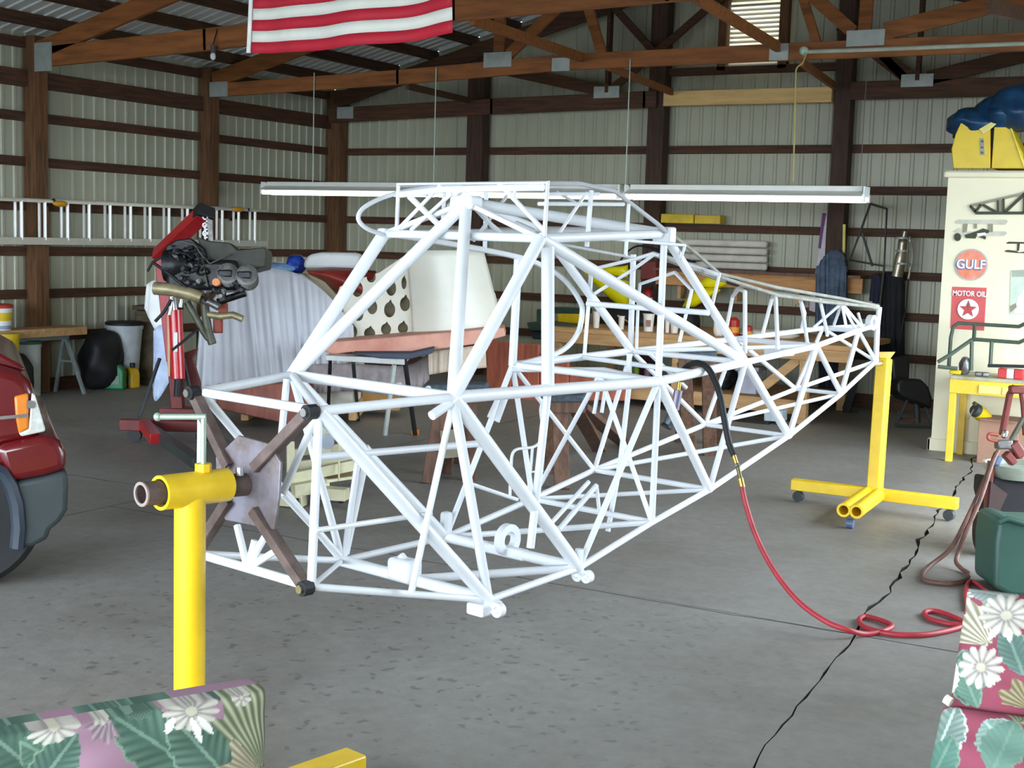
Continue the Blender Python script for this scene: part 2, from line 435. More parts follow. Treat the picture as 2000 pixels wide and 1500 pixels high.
truss(9.5, 'nearest dark timber roof truss running behind the hanging flag',
      [(-10.98, 3.40), (-8.7, 3.475), (-6.0, 3.60), (-4.1, 3.645), (.75, 3.66)],
      [(-10.82, 3.40, .24, .28), (-7.0, 3.58, .3, .2), (-3.3, 3.66, .3, .2)],
      [((-7.0, 3.6), (-7.0, 4.4), .09), ((-7.0, 3.6), (-5.2, 4.9), .12), ((-3.3, 3.66), (-5.1, 4.9), .12), ((-3.3, 3.66), (-3.3, 4.4), .09)], half=.20, wt2=WOODO)
truss(12.05, 'middle orange timber roof truss with grey gusset plates above the long lamps',
      [(-10.98, 3.35), (-8.3, 3.42), (-6.25, 3.505), (-4.05, 3.51), (.75, 3.51)],
      [(-10.81, 3.36, .27, .17), (-7.055, 3.555, .33, .15), (-6.32, 3.48, .2, .13), (-4.07, 3.51, .18, .15), (-3.28, 3.60, .34, .14)],
      [((-7.055, 3.55), (-7.06, 4.42), .12), ((-6.95, 3.6), (-5.2, 5.0), .11), ((-6.06, 4.05), (-5.88, 3.56), .10), ((-6.06, 4.05), (-6.12, 4.62), .10), ((-3.30, 3.6), (-3.29, 4.4), .115),
       ((-3.12, 3.65), (-1.9, 3.90), .15), ((-1.9, 3.90), (-.9, 4.0), .15), ((-3.4, 3.66), (-4.6, 4.70), .115), ((-3.72, 3.56), (-4.12, 4.62), .08)], half=.155, wt2=WOODO)
truss(14.38, 'rearmost dark brown roof truss against the white gable wall',
      [(-10.98, 3.28), (-8.5, 3.345), (-6.45, 3.38), (-6.32, 3.38)],
      [(-10.72, 3.31, .26, .15), (-6.93, 3.475, .33, .135), (-3.35, 3.50, .33, .13)],
      [((-6.93, 3.47), (-6.93, 4.5), .09), ((-6.9, 3.5), (-6.1, 4.08), .085), ((-6.1, 4.08), (-5.2, 4.78), .085), ((-6.86, 4.42), (-6.36, 3.92), .085), ((-7.0, 3.50), (-8.3, 3.78), .14),
       ((-3.4, 3.5), (-4.2, 4.12), .15), ((-3.35, 3.5), (-3.35, 4.4), .085), ((-3.25, 3.52), (-1.6, 3.88), .15), ((-3.45, 3.5), (-3.95, 3.98), .09), ((-4.05, 3.415), (.75, 3.415), .19)], wt=WOODX)
# braces running from truss to truss
def brace(a, b, w=.09, m=WOODO): MB().beam(a, b, .04, w).build('brace', m, ce)
brace(at_y(922, 38, 9.55), at_y(1135, 112, 12.0)); brace(at_y(1362, -4, 9.55), at_y(1520, 92, 12.0))
brace(at_y(1188, 130, 12.1), at_y(1312, 180, 14.3), .07); brace(at_y(1566, 122, 12.1), at_y(1630, 168, 14.3), .07); brace(at_y(795, 168, 12.1), at_y(915, 196, 14.3), .07, WOODX)
brace(at_y(1930, 12, 9.55), at_y(2060, 40, 12.0), .1, WOODX)
# ------------------------------------------------------------------ the welded fuselage frame on its two stands
FO = V((-2.2365, 8.8867, 0)); fyaw = 1.3740066
FA = V((math.cos(fyaw), math.sin(fyaw), 0)); FN = V((FA.y, -FA.x, 0))
def fp(s, z, w=0.0): return FO - FA*s + FN*w + V((0, 0, z))
def side(px, py, w): return at_plane(px, py, fp(0, 0, w), FN)
def sta(px, py, s): return at_plane(px, py, fp(s, 0, 0), FA)
ST = {'U0': (5.157, 1.114, .346), 'U1': (4.596, 1.136, .473), 'U2': (3.185, 1.107, .446), 'U3': (2.275, 1.143, .362), 'U4': (1.336, 1.181, .268), 'U5': (.524, 1.231, .124),
      'L0': (5.171, .473, .334), 'L1': (4.323, .285, .441), 'L2': (3.686, .302, .407), 'L3': (3.081, .415, .373), 'L4': (2.571, .509, .366), 'L5': (1.62, .685, .277), 'L6': (.773, .852, .156),
      'T1': (4.086, 1.749, .458), 'T2': (3.071, 1.787, .368)}
J = {}
for k, (s, z, w) in ST.items(): J[k+'n'] = fp(s, z, w); J[k+'f'] = fp(s, z, -w)
J['TU'] = fp(0, 1.243); J['TL'] = fp(-.01, 1.0); J['TT'] = fp(-.014, 1.362); J['AP'] = fp(4.041, 1.892)
fus = thing('fuselage_frame', 'bare white welded tube aircraft fuselage held on two yellow stands', 'aircraft frame', fp(2.6, .28))
def member(name, pts, px, m=WHITEP, flat=False):
    pts = [J[p] if isinstance(p, str) else V(p) for p in pts]
    mid = sum(pts, V())/len(pts); D = (mid-EYE).dot(CF)
    r = px/2*D/FPX
    b = MB(); b.tube(pts, r, 10 if px > 12 else 8)
    return b.build(name, m, fus, smooth=True)
W1 = .44
for sd, k in (('n', 1.0), ('f', .95)):
    for a, b_, px in (('U0', 'U1', 20), ('U3', 'U4', 13), ('U4', 'U5', 11), ('L0', 'L1', 15), ('L1', 'L2', 14), ('L2', 'L3', 13), ('L3', 'L4', 12), ('L4', 'L5', 11), ('L5', 'L6', 10)):
        member('longeron', [a+sd, b_+sd], px*k)
    if sd == 'n': member('longeron', ['U1n', 'U2n'], 24); member('longeron', ['U2n', 'U3n'], 18)
    else: member('longeron', ['U2f', 'U3f'], 15)
    member('longeron', ['U5'+sd, 'TU'], 9*k); member('longeron', ['L6'+sd, 'TL'], 9*k)
for k, px in (('U0', 19), ('U1', 22), ('U2', 15), ('U3', 11), ('U4', 11), ('U5', 9), ('L0', 19), ('L1', 24), ('L2', 22), ('L3', 12), ('L4', 11), ('L5', 9), ('L6', 8), ('T1', 17), ('T2', 19)):
    member('cross_tube', [k+'n', k+'f'], px)
member('sternpost', [fp(-.01, .985), 'TL', 'TU', 'TT'], 11)
# near side
for a, b_, px in (('U0n', 'L0n', 18), ('U0n', 'L1n', 27), ('U1n', 'L1n', 20), ('U1n', 'L2n', 27), ('U2n', 'L2n', 13), ('U2n', 'L3n', 13), ('U2n', 'L4n', 19), ('U3n', 'L4n', 12), ('U3n', 'L5n', 17), ('U4n', 'L5n', 12), ('U4n', 'L6n', 11),
                  ('U5n', 'L6n', 10), ('U5n', 'TL', 8), ('U1n', 'T1n', 27), ('T1n', 'T2n', 19), ('T2n', 'U2n', 14), ('T1n', 'U3n', 22), ('T2n', 'U3n', 18), ('AP', 'U1n', 26), ('AP', 'T2n', 22), ('AP', 'T1n', 12)):
    member('diagonal_tube', [a, b_], px)
# far side
for a, b_, px in (('U0f', 'L0f', 15), ('U0f', 'L1f', 16), ('U1f', 'L1f', 15), ('U1f', 'L2f', 22), ('U2f', 'L2f', 12), ('U2f', 'L3f', 11), ('U2f', 'L4f', 9), ('U3f', 'L4f', 10), ('U3f', 'L5f', 9), ('U4f', 'L5f', 9), ('U4f', 'L6f', 9), ('U5f', 'L6f', 8), ('U5f', 'TL', 7),
                  ('U1f', 'T1f', 26), ('T2f', 'U3f', 17), ('AP', 'U1f', 24), ('AP', 'T2f', 18), ('AP', 'T1f', 12), ('T1f', 'T2f', 12)):
    member('diagonal_tube', [a, b_], px)
# plan braces and floor tubes
for a, b_, px in (('U1f', 'U0n', 17), ('L2f', 'L3n', 12), ('L4f', 'L5n', 9), ('L5f', 'L6n', 8), ('L3f', 'L4n', 9), ('L0n', 'L1f', 10), ('U3f', 'U4n', 9), ('L6f', 'TL', 7)):
    member('brace_tube', [a, b_], px)
mid2 = (J['U2n']*.62+J['U2f']*.38)
member('brace_tube', [mid2, 'L3f'], 10); member('brace_tube', [mid2, 'L3n'], 10)
midL1 = J['L1n']*.5+J['L1f']*.5; member('brace_tube', [midL1, 'L2n'], 17)
member('brace_tube', ['L1f', midL1+V((0, 0, .02))], 12)
# smaller members sighted on the side planes
NW, FW = .43, -.43
def nm(pts, px, w=NW, name='side_tube', m=WHITEP): return member(name, [side(x, y, w) for x, y in pts], px, m)
nm([(885, 785), (803, 1158)], 14); nm([(616, 1036), (842, 1003)], 11, .36); nm([(1070, 470), (1070, 762)], 27, .45, 'upright_tube'); nm([(1070, 762), (1036, 1070)], 17, .44, 'upright_tube')
nm([(893, 778), (843, 812)], 19, .47, 'stub_tube')
nm([(618, 893), (940, 866)], 15, FW, 'door_sill'); nm([(672, 1088), (700, 893)], 13, FW); nm([(676, 1082), (717, 888)], 13, FW)
nm([(622, 803), (552, 964)], 15, -.02, 'brace_tube'); nm([(552, 964), (664, 1086)], 13, -.3, 'brace_tube')
nm([(560, 740), (557, 775), (550, 848)], 14, -.40, 'side_tube'); 
nm([(1237, 497), (1231, 690)], 12, FW+.06, 'upright_tube'); nm([(1229, 690), (1229, 750), (1212, 900), (1187, 1038)], 11, .05, 'control_rod')
nm([(1154, 528), (1150, 586), (1141, 697)], 8, FW+.04, 'upright_tube')
member('cross_tube', [side(1147, 593, -.38), side(1384, 611, .37)], 11)
member('cross_tube', [side(1141, 698, -.38), side(1352, 727, .41)], 10)
member('cross_tube', [side(1000, 722, -.42), side(1180, 722, -.1), side(1290, 746, .43)], 10)
# far door frame, one long bent tube
nm(curve([(757, 456, 0), (880, 476, 0), (1012, 502, 0), (1065, 522, 0), (1104, 548, 0), (1132, 587, 0), (1137, 612, 0), (1126, 655, 0), (1088, 690, 0), (1002, 714, 0)], 5) and [tuple(p)[:2] for p in curve([(757, 456, 0), (880, 476, 0), (1012, 502, 0), (1065, 522, 0), (1104, 548, 0), (1132, 587, 0), (1137, 612, 0), (1126, 655, 0), (1088, 690, 0), (1002, 714, 0)], 5)], 11, -.43, 'door_frame')
nm([(1012, 505), (1001, 714)], 17, -.43, 'upright_tube')
# cabin roof rack on the front spar carry-through
S1 = ST['T1'][0]
def tr(pts, px, s=S1, name='roof_rack_tube', m=WHITEP): return member(name, [sta(x, y, s) for x, y in pts], px, m)
tr([(775, 452), (778, 360), (1070, 356), (1063, 462)], 9)
tr([(862, 361), (778, 447)], 8); tr([(882, 378), (803, 449)], 8); tr([(800, 384), (862, 444)], 12); tr([(975, 358), (1064, 452)], 10); tr([(1009, 366), (1002, 384)], 7)
tr([(783, 380), (870, 370), (1060, 366)], 14); tr([(1052, 398), (1066, 398)], 8)
nm([tuple(p)[:2] for p in curve([(747, 458, 0), (716, 446, 0), (700, 428, 0), (708, 408, 0), (738, 390, 0), (777, 377, 0), (830, 367, 0), (900, 361, 0)], 5)], 9, -.43, 'nose_bow')
nm([(868, 374), (863, 476)], 8, FW, 'rib_tube'); nm([(950, 361), (947, 489)], 9, FW, 'rib_tube')
nm([(905, 372), (875, 402)], 7, FW, 'rib_tube'); nm([(925, 470), (998, 372)], 7, -.1, 'rib_tube')
NR = .40
nm([(1070, 358), (1130, 358), (1200, 373), (1285, 438), (1300, 452)], 9, NR, 'rib_tube', GREYP)
nm([(1155, 372), (1146, 482)], 10, NR, 'rib_tube'); nm([(1228, 398), (1222, 500)], 8, NR, 'rib_tube'); nm([(1146, 376), (1085, 466)], 7, NR, 'rib_tube'); nm([(1086, 374), (1134, 402)], 6, NR, 'rib_tube', GREYP)
nm([(1062, 398), (1218, 399)], 8, NR, 'rib_tube'); nm([(1062, 379), (1170, 379)], 8, NR, 'rib_tube')
nm([(1088, 468), (1160, 463), (1250, 472), (1338, 479)], 6, NR, 'rib_tube'); nm([(1088, 476), (1230, 502)], 6, NR, 'rib_tube', GREYP); nm([(1338, 479), (1330, 506)], 6, NR, 'rib_tube')
nm([(925, 402), (960, 440), (985, 460)], 10, -.1, 'rib_tube'); nm([(952, 412), (1040, 452)], 14, -.2, 'rib_tube', GREYP)
# turtledeck hoops and stringers
member('deck_hoop', [side(1152, 590, -.38), side(1156, 526, -.34), side(1240, 506, -.12), side(1276, 495, 0), side(1340, 515, .18), side(1405, 536, .34), side(1388, 608, .37)], 8)
member('deck_hoop', [side(1156, 577, -.36), side(1240, 524, -.1), side(1276, 498, 0)], 7)
member('deck_hoop', [side(1243, 684, -.34), side(1246, 600, -.32), side(1250, 555, -.26), side(1318, 532, 0), side(1351, 567, .2), side(1327, 668, .22)], 7)
member('deck_hoop', [side(1419, 640, -.30), side(1431, 579, -.24), side(1442, 564, 0), side(1455, 570, .25), side(1455, 690, .36)], 8)
member('deck_hoop', [side(1490, 650, -.22), side(1508, 582, -.14), side(1513, 575, .0), side(1515, 585, .14), side(1519, 684, .28)], 8)
member('deck_hoop', [side(1566, 640, -.12), side(1572, 612, -.08), side(1562, 582, 0), side(1568, 610, .08), side(1577, 671, .22)], 7)
member('deck_hoop', [side(1601, 585, 0), side(1609, 620, .06), side(1616, 655, .16)], 7)
pk = side(1644, 592, 0)
for x, y, w in ((1590, 639, -.12), (1629, 634, -.08), (1654, 646, .02), (1670, 641, .05), (1684, 640, .08)): member('deck_hoop', [pk, side(x, y, w)], 6)
member('deck_hoop', [side(1676, 612, 0), side(1684, 640, .06)], 6)
for pts in ([(1287, 440, .1), (1357, 493, .06), (1405, 535, .04), (1520, 562, .02), (1643, 583, 0), (1716, 598, 0)], [(1290, 500, .3), (1350, 524, .28), (1432, 549, .18), (1520, 577, .1), (1612, 590, .05), (1714, 600, 0)], [(1276, 497, -.05), (1400, 545, -.08), (1512, 572, -.05), (1643, 590, -.02), (1714, 602, 0)]):
    member('deck_stringer', [side(x, y, w) for x, y, w in pts], 7, mat('olive_grey_stringer', (160, 158, 146), .6, var=.15, scale=9))
b = MB(); b.tube([side(1424, 549, .12), side(1440, 553, .12)], .02, 10); b.build('stringer_socket', BLK, fus, smooth=True)
# fittings
def lug(p, ax, r=.035, t=.03, hole=.014, nm_='lug'):
    p = V(p); MB().pipe(p-V(ax)*t/2, p+V(ax)*t/2, r, hole, 16).build(nm_, WHITEP, fus, smooth=True)
lug(J['L1n']+V((0, 0, -.03)), FA, .032); lug(J['L1n']+V((0, 0, -.03))+FN*.055, FA, .03); lug(J['L2n']+V((0, 0, -.03)), FA, .03); lug(J['L2n']+V((0, 0, -.03))+FN*.05, FA, .028)
MB().box(J['L1n']+V((0, 0, -.035))-FN*.02, (.13, .09, .05), rotz(fyaw)).build('gear_fitting', WHITEP, fus, bevel=.01)
MB().box(J['L1n']*.45+J['L1f']*.55+V((0, 0, .035)), (.09, .14, .1), rotz(fyaw)).build('pedal_box', WHITEP, fus, bevel=.02)
MB().tube([sta(783, 1085, 4.32), sta(796, 1102, 4.32)], .018, 8).build('pedal_stub', WHITEP, fus)
c = J['L2n']*.48+J['L2f']*.52+V((0, 0, .055))
MB().pipe(c-FN*.015+FA*.0, c+FN*.02, .075, .04, 20).build('torque_ring', WHITEP, fus, smooth=True)
MB().box(c+V((0, 0, -.055)), (.05, .24, .05), rotz(fyaw)).build('ring_foot', WHITEP, fus, bevel=.01)
MB().box(J['L2f']+V((0, 0, .05)), (.05, .05, .15), rotz(fyaw)).build('socket_block', WHITEP, fus, bevel=.015)
MB().tube([side(1130, 1105, .42), side(1132, 1072, .42)], .02, 8).build('stub_tube', WHITEP, fus)
MB().box(J['AP']+V((0, 0, .0)), (.08, .13, .06), rotz(fyaw)).build('spar_fitting', WHITEP, fus, bevel=.012)
MB().box(J['T2n']+V((0, 0, -.005)), (.06, .10, .075), rotz(fyaw)).build('spar_fitting', WHITEP, fus, bevel=.01)
MB().box(J['T1f'], (.05, .05, .05), rotz(fyaw)).build('spar_fitting', WHITEP, fus, bevel=.01)
tp = side(1522, 686, .0)
MB().box(tp, (.12, .14, .05), rotz(fyaw)).build('battery_tray', WHITEP, fus, bevel=.006)
lug(side(1702, 630, .04), FN, .05, .04, .025, 'tail_bracket')
m0 = J['L0n']*.45+J['L0f']*.55
for x, y in ((463, 1026), (498, 1055), (521, 1042), (546, 1072)): MB().tube([m0, sta(x, y, 5.15)], .014, 8).build('stub_tube', WHITEP, fus, smooth=True)
for pts in ([(975, 772), (955, 815), (962, 772)], [(985, 770), (968, 822), (978, 770)]): nm(pts[:2], 9, .1, 'hanging_rod')
nm([(990, 775), (972, 824)], 8, .12, 'hanging_rod'); nm([(1168, 765), (1160, 808)], 8, .1, 'hanging_rod'); nm([(1182, 762), (1175, 806)], 8, .1, 'hanging_rod')
nm([tuple(p)[:2] for p in curve([(1065, 775, 0), (1056, 800, 0), (1060, 850, 0), (1044, 872, 0), (1005, 880, 0), (998, 915, 0), (996, 970, 0)], 5)], 6, -.05, 'bent_rod')
nm([tuple(p)[:2] for p in curve([(1040, 873, 0), (1036, 920, 0), (1028, 985, 0)], 4)], 6, -.05, 'bent_rod'); nm([(1035, 922), (1060, 920)], 4, -.05, 'bent_rod')
nm([(1073, 1026), (1150, 941)], 9, .1, 'stub_tube'); nm([(1092, 1034), (1165, 948)], 11, .12, 'stub_tube'); nm([(1165, 948), (1171, 1003)], 8, .12, 'stub_tube')
nm([(922, 946), (1010, 976)], 8, -.3, 'brace_tube')
nm([(778, 750), (784, 770)], 14, .1, 'lug'); nm([(835, 758), (842, 768)], 13, .2, 'lug'); nm([(726, 884), (716, 872)], 10, FW, 'lug')
nm([(1268, 690), (1340, 757)], 8, .2, 'brace_tube')

# the bolted spider that holds the nose
ad = thing('nose_mounting_spider', 'rusty steel X shaped mounting spider bolted to the fuselage nose', 'mounting bracket', fp(5.22, .8))
c0 = fp(5.225, .8)
def an(s, wv, z): return fp(s, z, wv)
pl = [sta(x, y, 5.2) for x, y in ((470, 850), (530, 866), (553, 902), (549, 970), (540, 1034), (444, 1015), (428, 955), (426, 892))]
MB().prism(pl, FA*-.012).build('plate', MILL, ad, bevel=.003)
for wv, z in ((.346, 1.114), (-.346, 1.114), (.334, .473), (-.334, .473)):
    e = an(5.20, wv*1.0, .8+(z-.8)*1.0); st = an(5.235, wv*.22, .8+(z-.8)*.22)
    d = (e-st).normalized()
    b = MB(); sg = FN if FA.cross(d).dot(FN) > 0 else -FN; q_ = FA.cross(d)*(1 if FA.cross(d).dot(FN) > 0 else -1); b.beam(st-q_*.012, e-q_*.012, .008, .038, up=FA.cross(d)); b.beam(st+q_*.006+FA*.018, e+q_*.006+FA*.018, .036, .006, up=FA.cross(d)); b.build('arm', RUSTY, ad)
    MB().lathe(e-FA*.02, [(.028, 0), (.028, .045)], FA, 10).build('bolt', BLK, ad)
    MB().lathe(e-FA*.032, [(.016, 0), (.016, .02)], FA, 8).build('nut', CHROME, ad)
MB().pipe(fp(5.20, .805), fp(5.66, .825), .043, .034).build('axle_pipe', RUSTY, ad, smooth=True)
MB().pipe(fp(5.655, .825), fp(5.662, .825), .044, .033).build('pipe_lip', mat('cut_pipe_edge', (196, 176, 168), .4, metal=.5), ad)
MB().lathe(fp(5.26, .85, .03), [(.016, 0), (.016, .03)], (0, 0, 1), 8).build('bolt', CHROME, ad)
# front stand
fs = thing('front_stand', 'yellow tubular stand with T handle carrying the nose, floral cushion before it', 'stand', fp(5.457, 0))
MB().pipe(fp(5.30, .815), fp(5.585, .82), .062, .05, 28).build('sleeve', YEL, fs, smooth=True)
MB().lathe(fp(5.457, .03), [(.056, 0), (.056, .76)], (0, 0, 1), 28).build('post', YEL, fs, smooth=True)
fe = at_z(697, 1466, .095); fd = at_z(600, 1500, .095); fe.z = fd.z = .055; fdir = (fd-fe).normalized(); fq = fe+fdir*.62
MB().beam(fe, fe+fdir*1.25, .10, .08).build('cross_leg', YEL, fs, bevel=.008)
MB().beam(fp(5.457, .035), V((fq.x, fq.y, .045)), .09, .06).build('leg', YEL, fs, bevel=.008)
b = MB(); b.lathe(fp(5.40, .875), [(.03, 0), (.03, .03)], (0, 0, 1), 8); boss_ = b.build('boss', YEL, fs)
PGREEN = mat('pale_green_zinc', (182, 206, 186), .35, metal=.4, var=.08)
MB().tube([fp(5.40, .87), fp(5.40, 1.075)], .010, 10).build('screw', PGREEN, fs, smooth=True)
h = fp(5.40, 1.075)
MB().tube([h-CR*.165, h+CR*.008], .011, 10).build('handle', PGREEN, fs, smooth=True)
MB().ball(h-CR*.165, .016, 10, 7).build('handle_knob', PGREEN, sc.objects['handle'], smooth='all')
for q in (fe+fdir*.06, fe+fdir*1.19):
    MB().lathe(V((q.x, q.y, .03))-fdir.cross(V((0, 0, 1)))*.02, [(.03, 0), (.03, .04)], fdir.cross(V((0, 0, 1))), 14).build('caster', BLK, fs, smooth=True)
# rear stand
rs = thing('rear_stand', 'yellow post stand on three rollers carrying the tail', 'stand', fp(-.1, 0))
bt = at_d(1708, 968, 8.93); bx = bt.copy()
top = at_d(1727, 700, 8.98)
MB().beam((bx.x, bx.y, .12), top, .085, .085, up=FA).build('post', YEL, rs, bevel=.008)
l1 = at_z(1547, 945, .12); l2 = at_z(1871, 984, .12)
MB().beam(l1, l2, .075, .075).build('cross_leg', YEL, rs, bevel=.006)
f0 = V((bx.x, bx.y, .12)); f1 = at_z(1660, 998, .115)
dv = (f1-f0).normalized(); sdv = V((dv.y, -dv.x, 0))
for s in (-1, 1):
    MB().pipe(f0+sdv*s*.04, f1+sdv*s*.04, .044, .03, 20).build('front_leg', YEL, rs, smooth=True)
MB().lathe(f1+V((0, 0, -.085))-sdv*.02-dv*.03, [(.032, 0), (.032, .04)], sdv, 14).build('caster', mat('blue_grey_caster', (92, 108, 140), .4), rs, smooth=True)
for p in (l1, l2):
    q = p+(l2-l1).normalized()*(.05 if p is l1 else -.05)
    MB().lathe(V((q.x, q.y, .04))-FA*.02, [(.036, 0), (.036, .04)], FA, 14).build('caster', DGREY, rs, smooth=True)
    MB().box((q.x, q.y, .07), (.03, .03, .05)).build('caster_fork', DGREY, rs)
pale = mat('pale_yellow_clamp', (224, 184, 92), .45)
tpn = top+V((0, 0, .015))
b = MB(); b.prism([tpn-CR*.045+V((0, 0, .03)), tpn-CR*.03-V((0, 0, .03)), tpn-CR*.012-V((0, 0, .09)), tpn+CR*.03-V((0, 0, .09)), tpn+CR*.04-V((0, 0, .02)), tpn+CR*.075+V((0, 0, .03))], CF*.05); b.build('clamp', pale, rs, bevel=.006)
MB().tube([fp(.02, .985), fp(-.1, .985)], .02, 10).build('tail_pin', CHROME, rs, smooth=True)
# ------------------------------------------------------------------ left side: truck, ladder, hoist and engine, clutter along the wall
def dist(p): return (V(p)-EYE).dot(CF)
def pxm(D): return D/FPX
ORANGE = mat('orange_plastic', (226, 128, 30), .35, var=.08)
# --- dark red pickup, front corner only in view
TU_ = V((.62, .785, 0)).normalized(); TV = V((-.785, .62, 0)).normalized(); TP = V((-5.16, 4.26, 0))
def tk(x, y, o=0.0): return at_plane(x, y, TP+TV*o, TV)
TRED = mat('dark_red_car_paint', (98, 10, 16), .25, var=.05, scale=3, coat=.6)
truck = thing('pickup_truck', 'dark red pickup truck, only its front corner with orange lamp in view', 'truck', (TP.x, TP.y, 0))
def tpr(name, pts, m, o=0.0, th=1.7, bevel=.03, seg=3):
    b = MB(); b.prism([tk(x, y, o) for x, y in pts], TV*th); return b.build(name, m, truck, bevel=bevel, seg=seg)
tpr('fender', [(-330, 690), (-120, 700), (0, 716), (38, 727), (60, 746), (68, 768), (78, 800), (88, 845), (60, 862), (0, 872), (-40, 885), (-130, 900), (-330, 905)], TRED, bevel=.05)
tpr('hood', [(-330, 640), (-100, 668), (0, 690), (40, 712), (52, 724), (38, 726), (0, 716), (-120, 704), (-330, 694)], TRED, .12, 1.4, .03)
tpr('bumper', [(-10, 872), (60, 856), (92, 848), (118, 862), (129, 884), (131, 919), (84, 932), (18, 944), (4, 918)], TRED, -.03, 1.75, .04)
tpr('lower_valance', [(18, 944), (84, 932), (131, 918), (134, 950), (132, 998), (118, 1020), (99, 1036), (93, 1054), (62, 1070), (30, 1072), (36, 1040), (38, 990), (28, 958)], mat('truck_grey_plastic', (52, 60, 60), .6, var=.08), -.02, 1.72, .03)
b = MB(); b.tube([tk(x, y, -.02) for x, y in ((-14, 915), (6, 925), (22, 950), (33, 985), (37, 1030), (33, 1070))], .035, 8); b.build('arch_flare', mat('arch_blue_grey', (40, 50, 62), .4), truck, smooth=True)
tc = at_d(-70, 1075, dist(tk(-70, 1075)))
tcn = V((tc.x, tc.y, .36))
b = MB(); b.lathe(tcn+TV*.02, [(.20, .0), (.33, 0), (.36, .03), (.36, .2), (.33, .23), (.2, .23)], TV, 36); tire_ = b.build('tire', BLK, truck, smooth=True)
MB().lathe(tcn+TV*.03, [(.04, -.03), (.07, -.02), (.125, -.015), (.145, -.025), (.15, .02)], TV, 28).build('wheel_rim', CHROME, tire_, smooth=True)
GLS = mat('lamp_lens', (214, 216, 206), .12, var=.12, scale=25, coat=1)
lp_ = tpr('headlamp', [(62, 768), (68, 770), (78, 802), (89, 838), (88, 843), (42, 853), (36, 846), (56, 838)], GLS, -.02, .25, .012)
b = MB(); b.prism([tk(x, y, -.022) for x, y in ((28, 775), (55, 768), (57, 838), (37, 848), (31, 818))], TV*.2); q = b.build('turn_signal', ORANGE, lp_, bevel=.01); q['label'] = 'amber turn signal lens'
b = MB(); b.beam(tk(0, 816, -.025), tk(54, 811, -.025), .012, .016); b.build('side_moulding', CHROME, truck)
MB().lathe(tk(60, 790, -.03), [(.02, 0), (.02, .02)], TV, 12).build('lamp_bulb', CHROME, lp_)

# --- extension ladder hung on the left wall
AL = mat('aluminium', (222, 222, 210), .32, metal=.55, var=.05)
ALR = mat('aluminium_rung', (250, 250, 244), .3, metal=.1, var=.04)
lad = thing('extension_ladder', 'long aluminium extension ladder hung sideways on the left wall', 'ladder', (XL+.2, 10.8, 1.55))
xr = XL+.24
def ly(x, yy=430, o=0.0): return at_x(x, yy, xr+o).y
zt, zb = 1.965, 1.60
for k, (y0, y1, dx, dz) in enumerate(((8.2, 12.92, .03, 0), (8.6, 12.6, -.05, .012))):
    MB().beam((xr+dx, y0, zt+dz), (xr+dx, y1, zt+dz+.018), .028, .03).build('side_rail', AL, lad, bevel=.004)
    MB().beam((xr+dx, y0, zb-.035), (xr+dx, y1, zb-.02), .028, .075).build('side_rail', AL, lad, bevel=.004)
for a_, b_ in ((30, 42), (77, 88), (120, 132), (164, 174), (205, 215), (244, 255), (283, 293), (320, 330), (356, 366), (391, 401), (423, 434), (456, 466), (488, 498)):
    MB().tube([(xr-.05, ly(a_, 430, -.05), zb-.02), (xr-.05, ly(a_, 430, -.05), zt)], .016, 8).build('rung', ALR, lad, smooth=True)
    MB().tube([(xr+.03, ly(b_, 430, .03), zb-.02), (xr+.03, ly(b_, 430, .03), zt)], .017, 8).build('rung', ALR, lad, smooth=True)
for x, w in ((118, .075), (465, .075)):
    c = at_x(x, 398 if x < 200 else 409, xr+.05)
    MB().ball(c, (.03, .10, .032), 14, 8).build('hook_pad', mat('yellow_orange_pad', (214, 152, 30), .5), lad, smooth='all')
for x in (100, 480):
    y = ly(x); MB().beam((XL, y, 1.86), (xr+.05, y, 1.99), .02, .03).build('wall_bracket', BLK, lad)
# --- clutter along the left wall
def gz(x, y): return at_z(x, y, 0.0)
saw = thing('sawhorse', 'grey folding steel sawhorse under a plank by the left wall', 'sawhorse', gz(137, 768))
STEEL = mat('grey_blue_steel', (148, 164, 166), .4, metal=.3)
DW = 13.85
apex = at_d(126, 654, DW)
for ox in (0, -.95):
    A = apex+V((0, 0, 0))+V((0, ox, 0))
    for fx, fy in ((108, 765), (165, 770)):
        g = gz(fx, fy); g = g+V((0, ox, 0))
        MB().beam(A, (g.x, g.y, 0), .03, .03).build('leg', STEEL, saw)
    m1 = A*.55+(gz(108, 765)+V((0, ox, 0)))*.45; m2 = A*.55+(gz(165, 770)+V((0, ox, 0)))*.45
    MB().beam(m1, m2, .02, .02).build('spreader', STEEL, saw)
MB().beam(apex+V((0, .04, -.02)), apex+V((0, -1.0, -.02)), .05, .05).build('top_bar', STEEL, saw)
pz = apex.z
plank = MB().bb((apex.x-.14, apex.y-1.9, pz+.006), (apex.x+.16, apex.y+.16, pz+.09)).build('plank', PINE2, bevel=.004, label='pale wooden plank lying across the grey sawhorse', cat='plank')
def bucket(base, r, h, m, name, label, cat='bucket', lid=None, band=None, taper=.88):
    t = thing(name, label, cat, base)
    MB().lathe(base, [(r*taper, 0), (r, h*.93), (r*1.06, h*.93), (r*1.06, h), (r*.97, h), (r*.97, h*.95)], n=28).build('body', m, t, smooth=True)
    if lid: MB().lathe(V(base)+V((0, 0, h)), [(r*1.07, -.008), (r*1.09, .02), (r*.98, .03), (r*.5, .032)], n=28).build('lid', lid, t, smooth=True)
    if band:
        z0, z1, bm_ = band
        MB().lathe(V(base), [(r*(taper+(1-taper)*z0/.93)+.003, h*z0), (r*(taper+(1-taper)*z1/.93)+.003, h*z1)], n=28, caps=False).build('label_band', bm_, t, smooth=True)
    return t
bp = V((apex.x+.0, at_d(50, 645, 13.3).y, pz+.092))
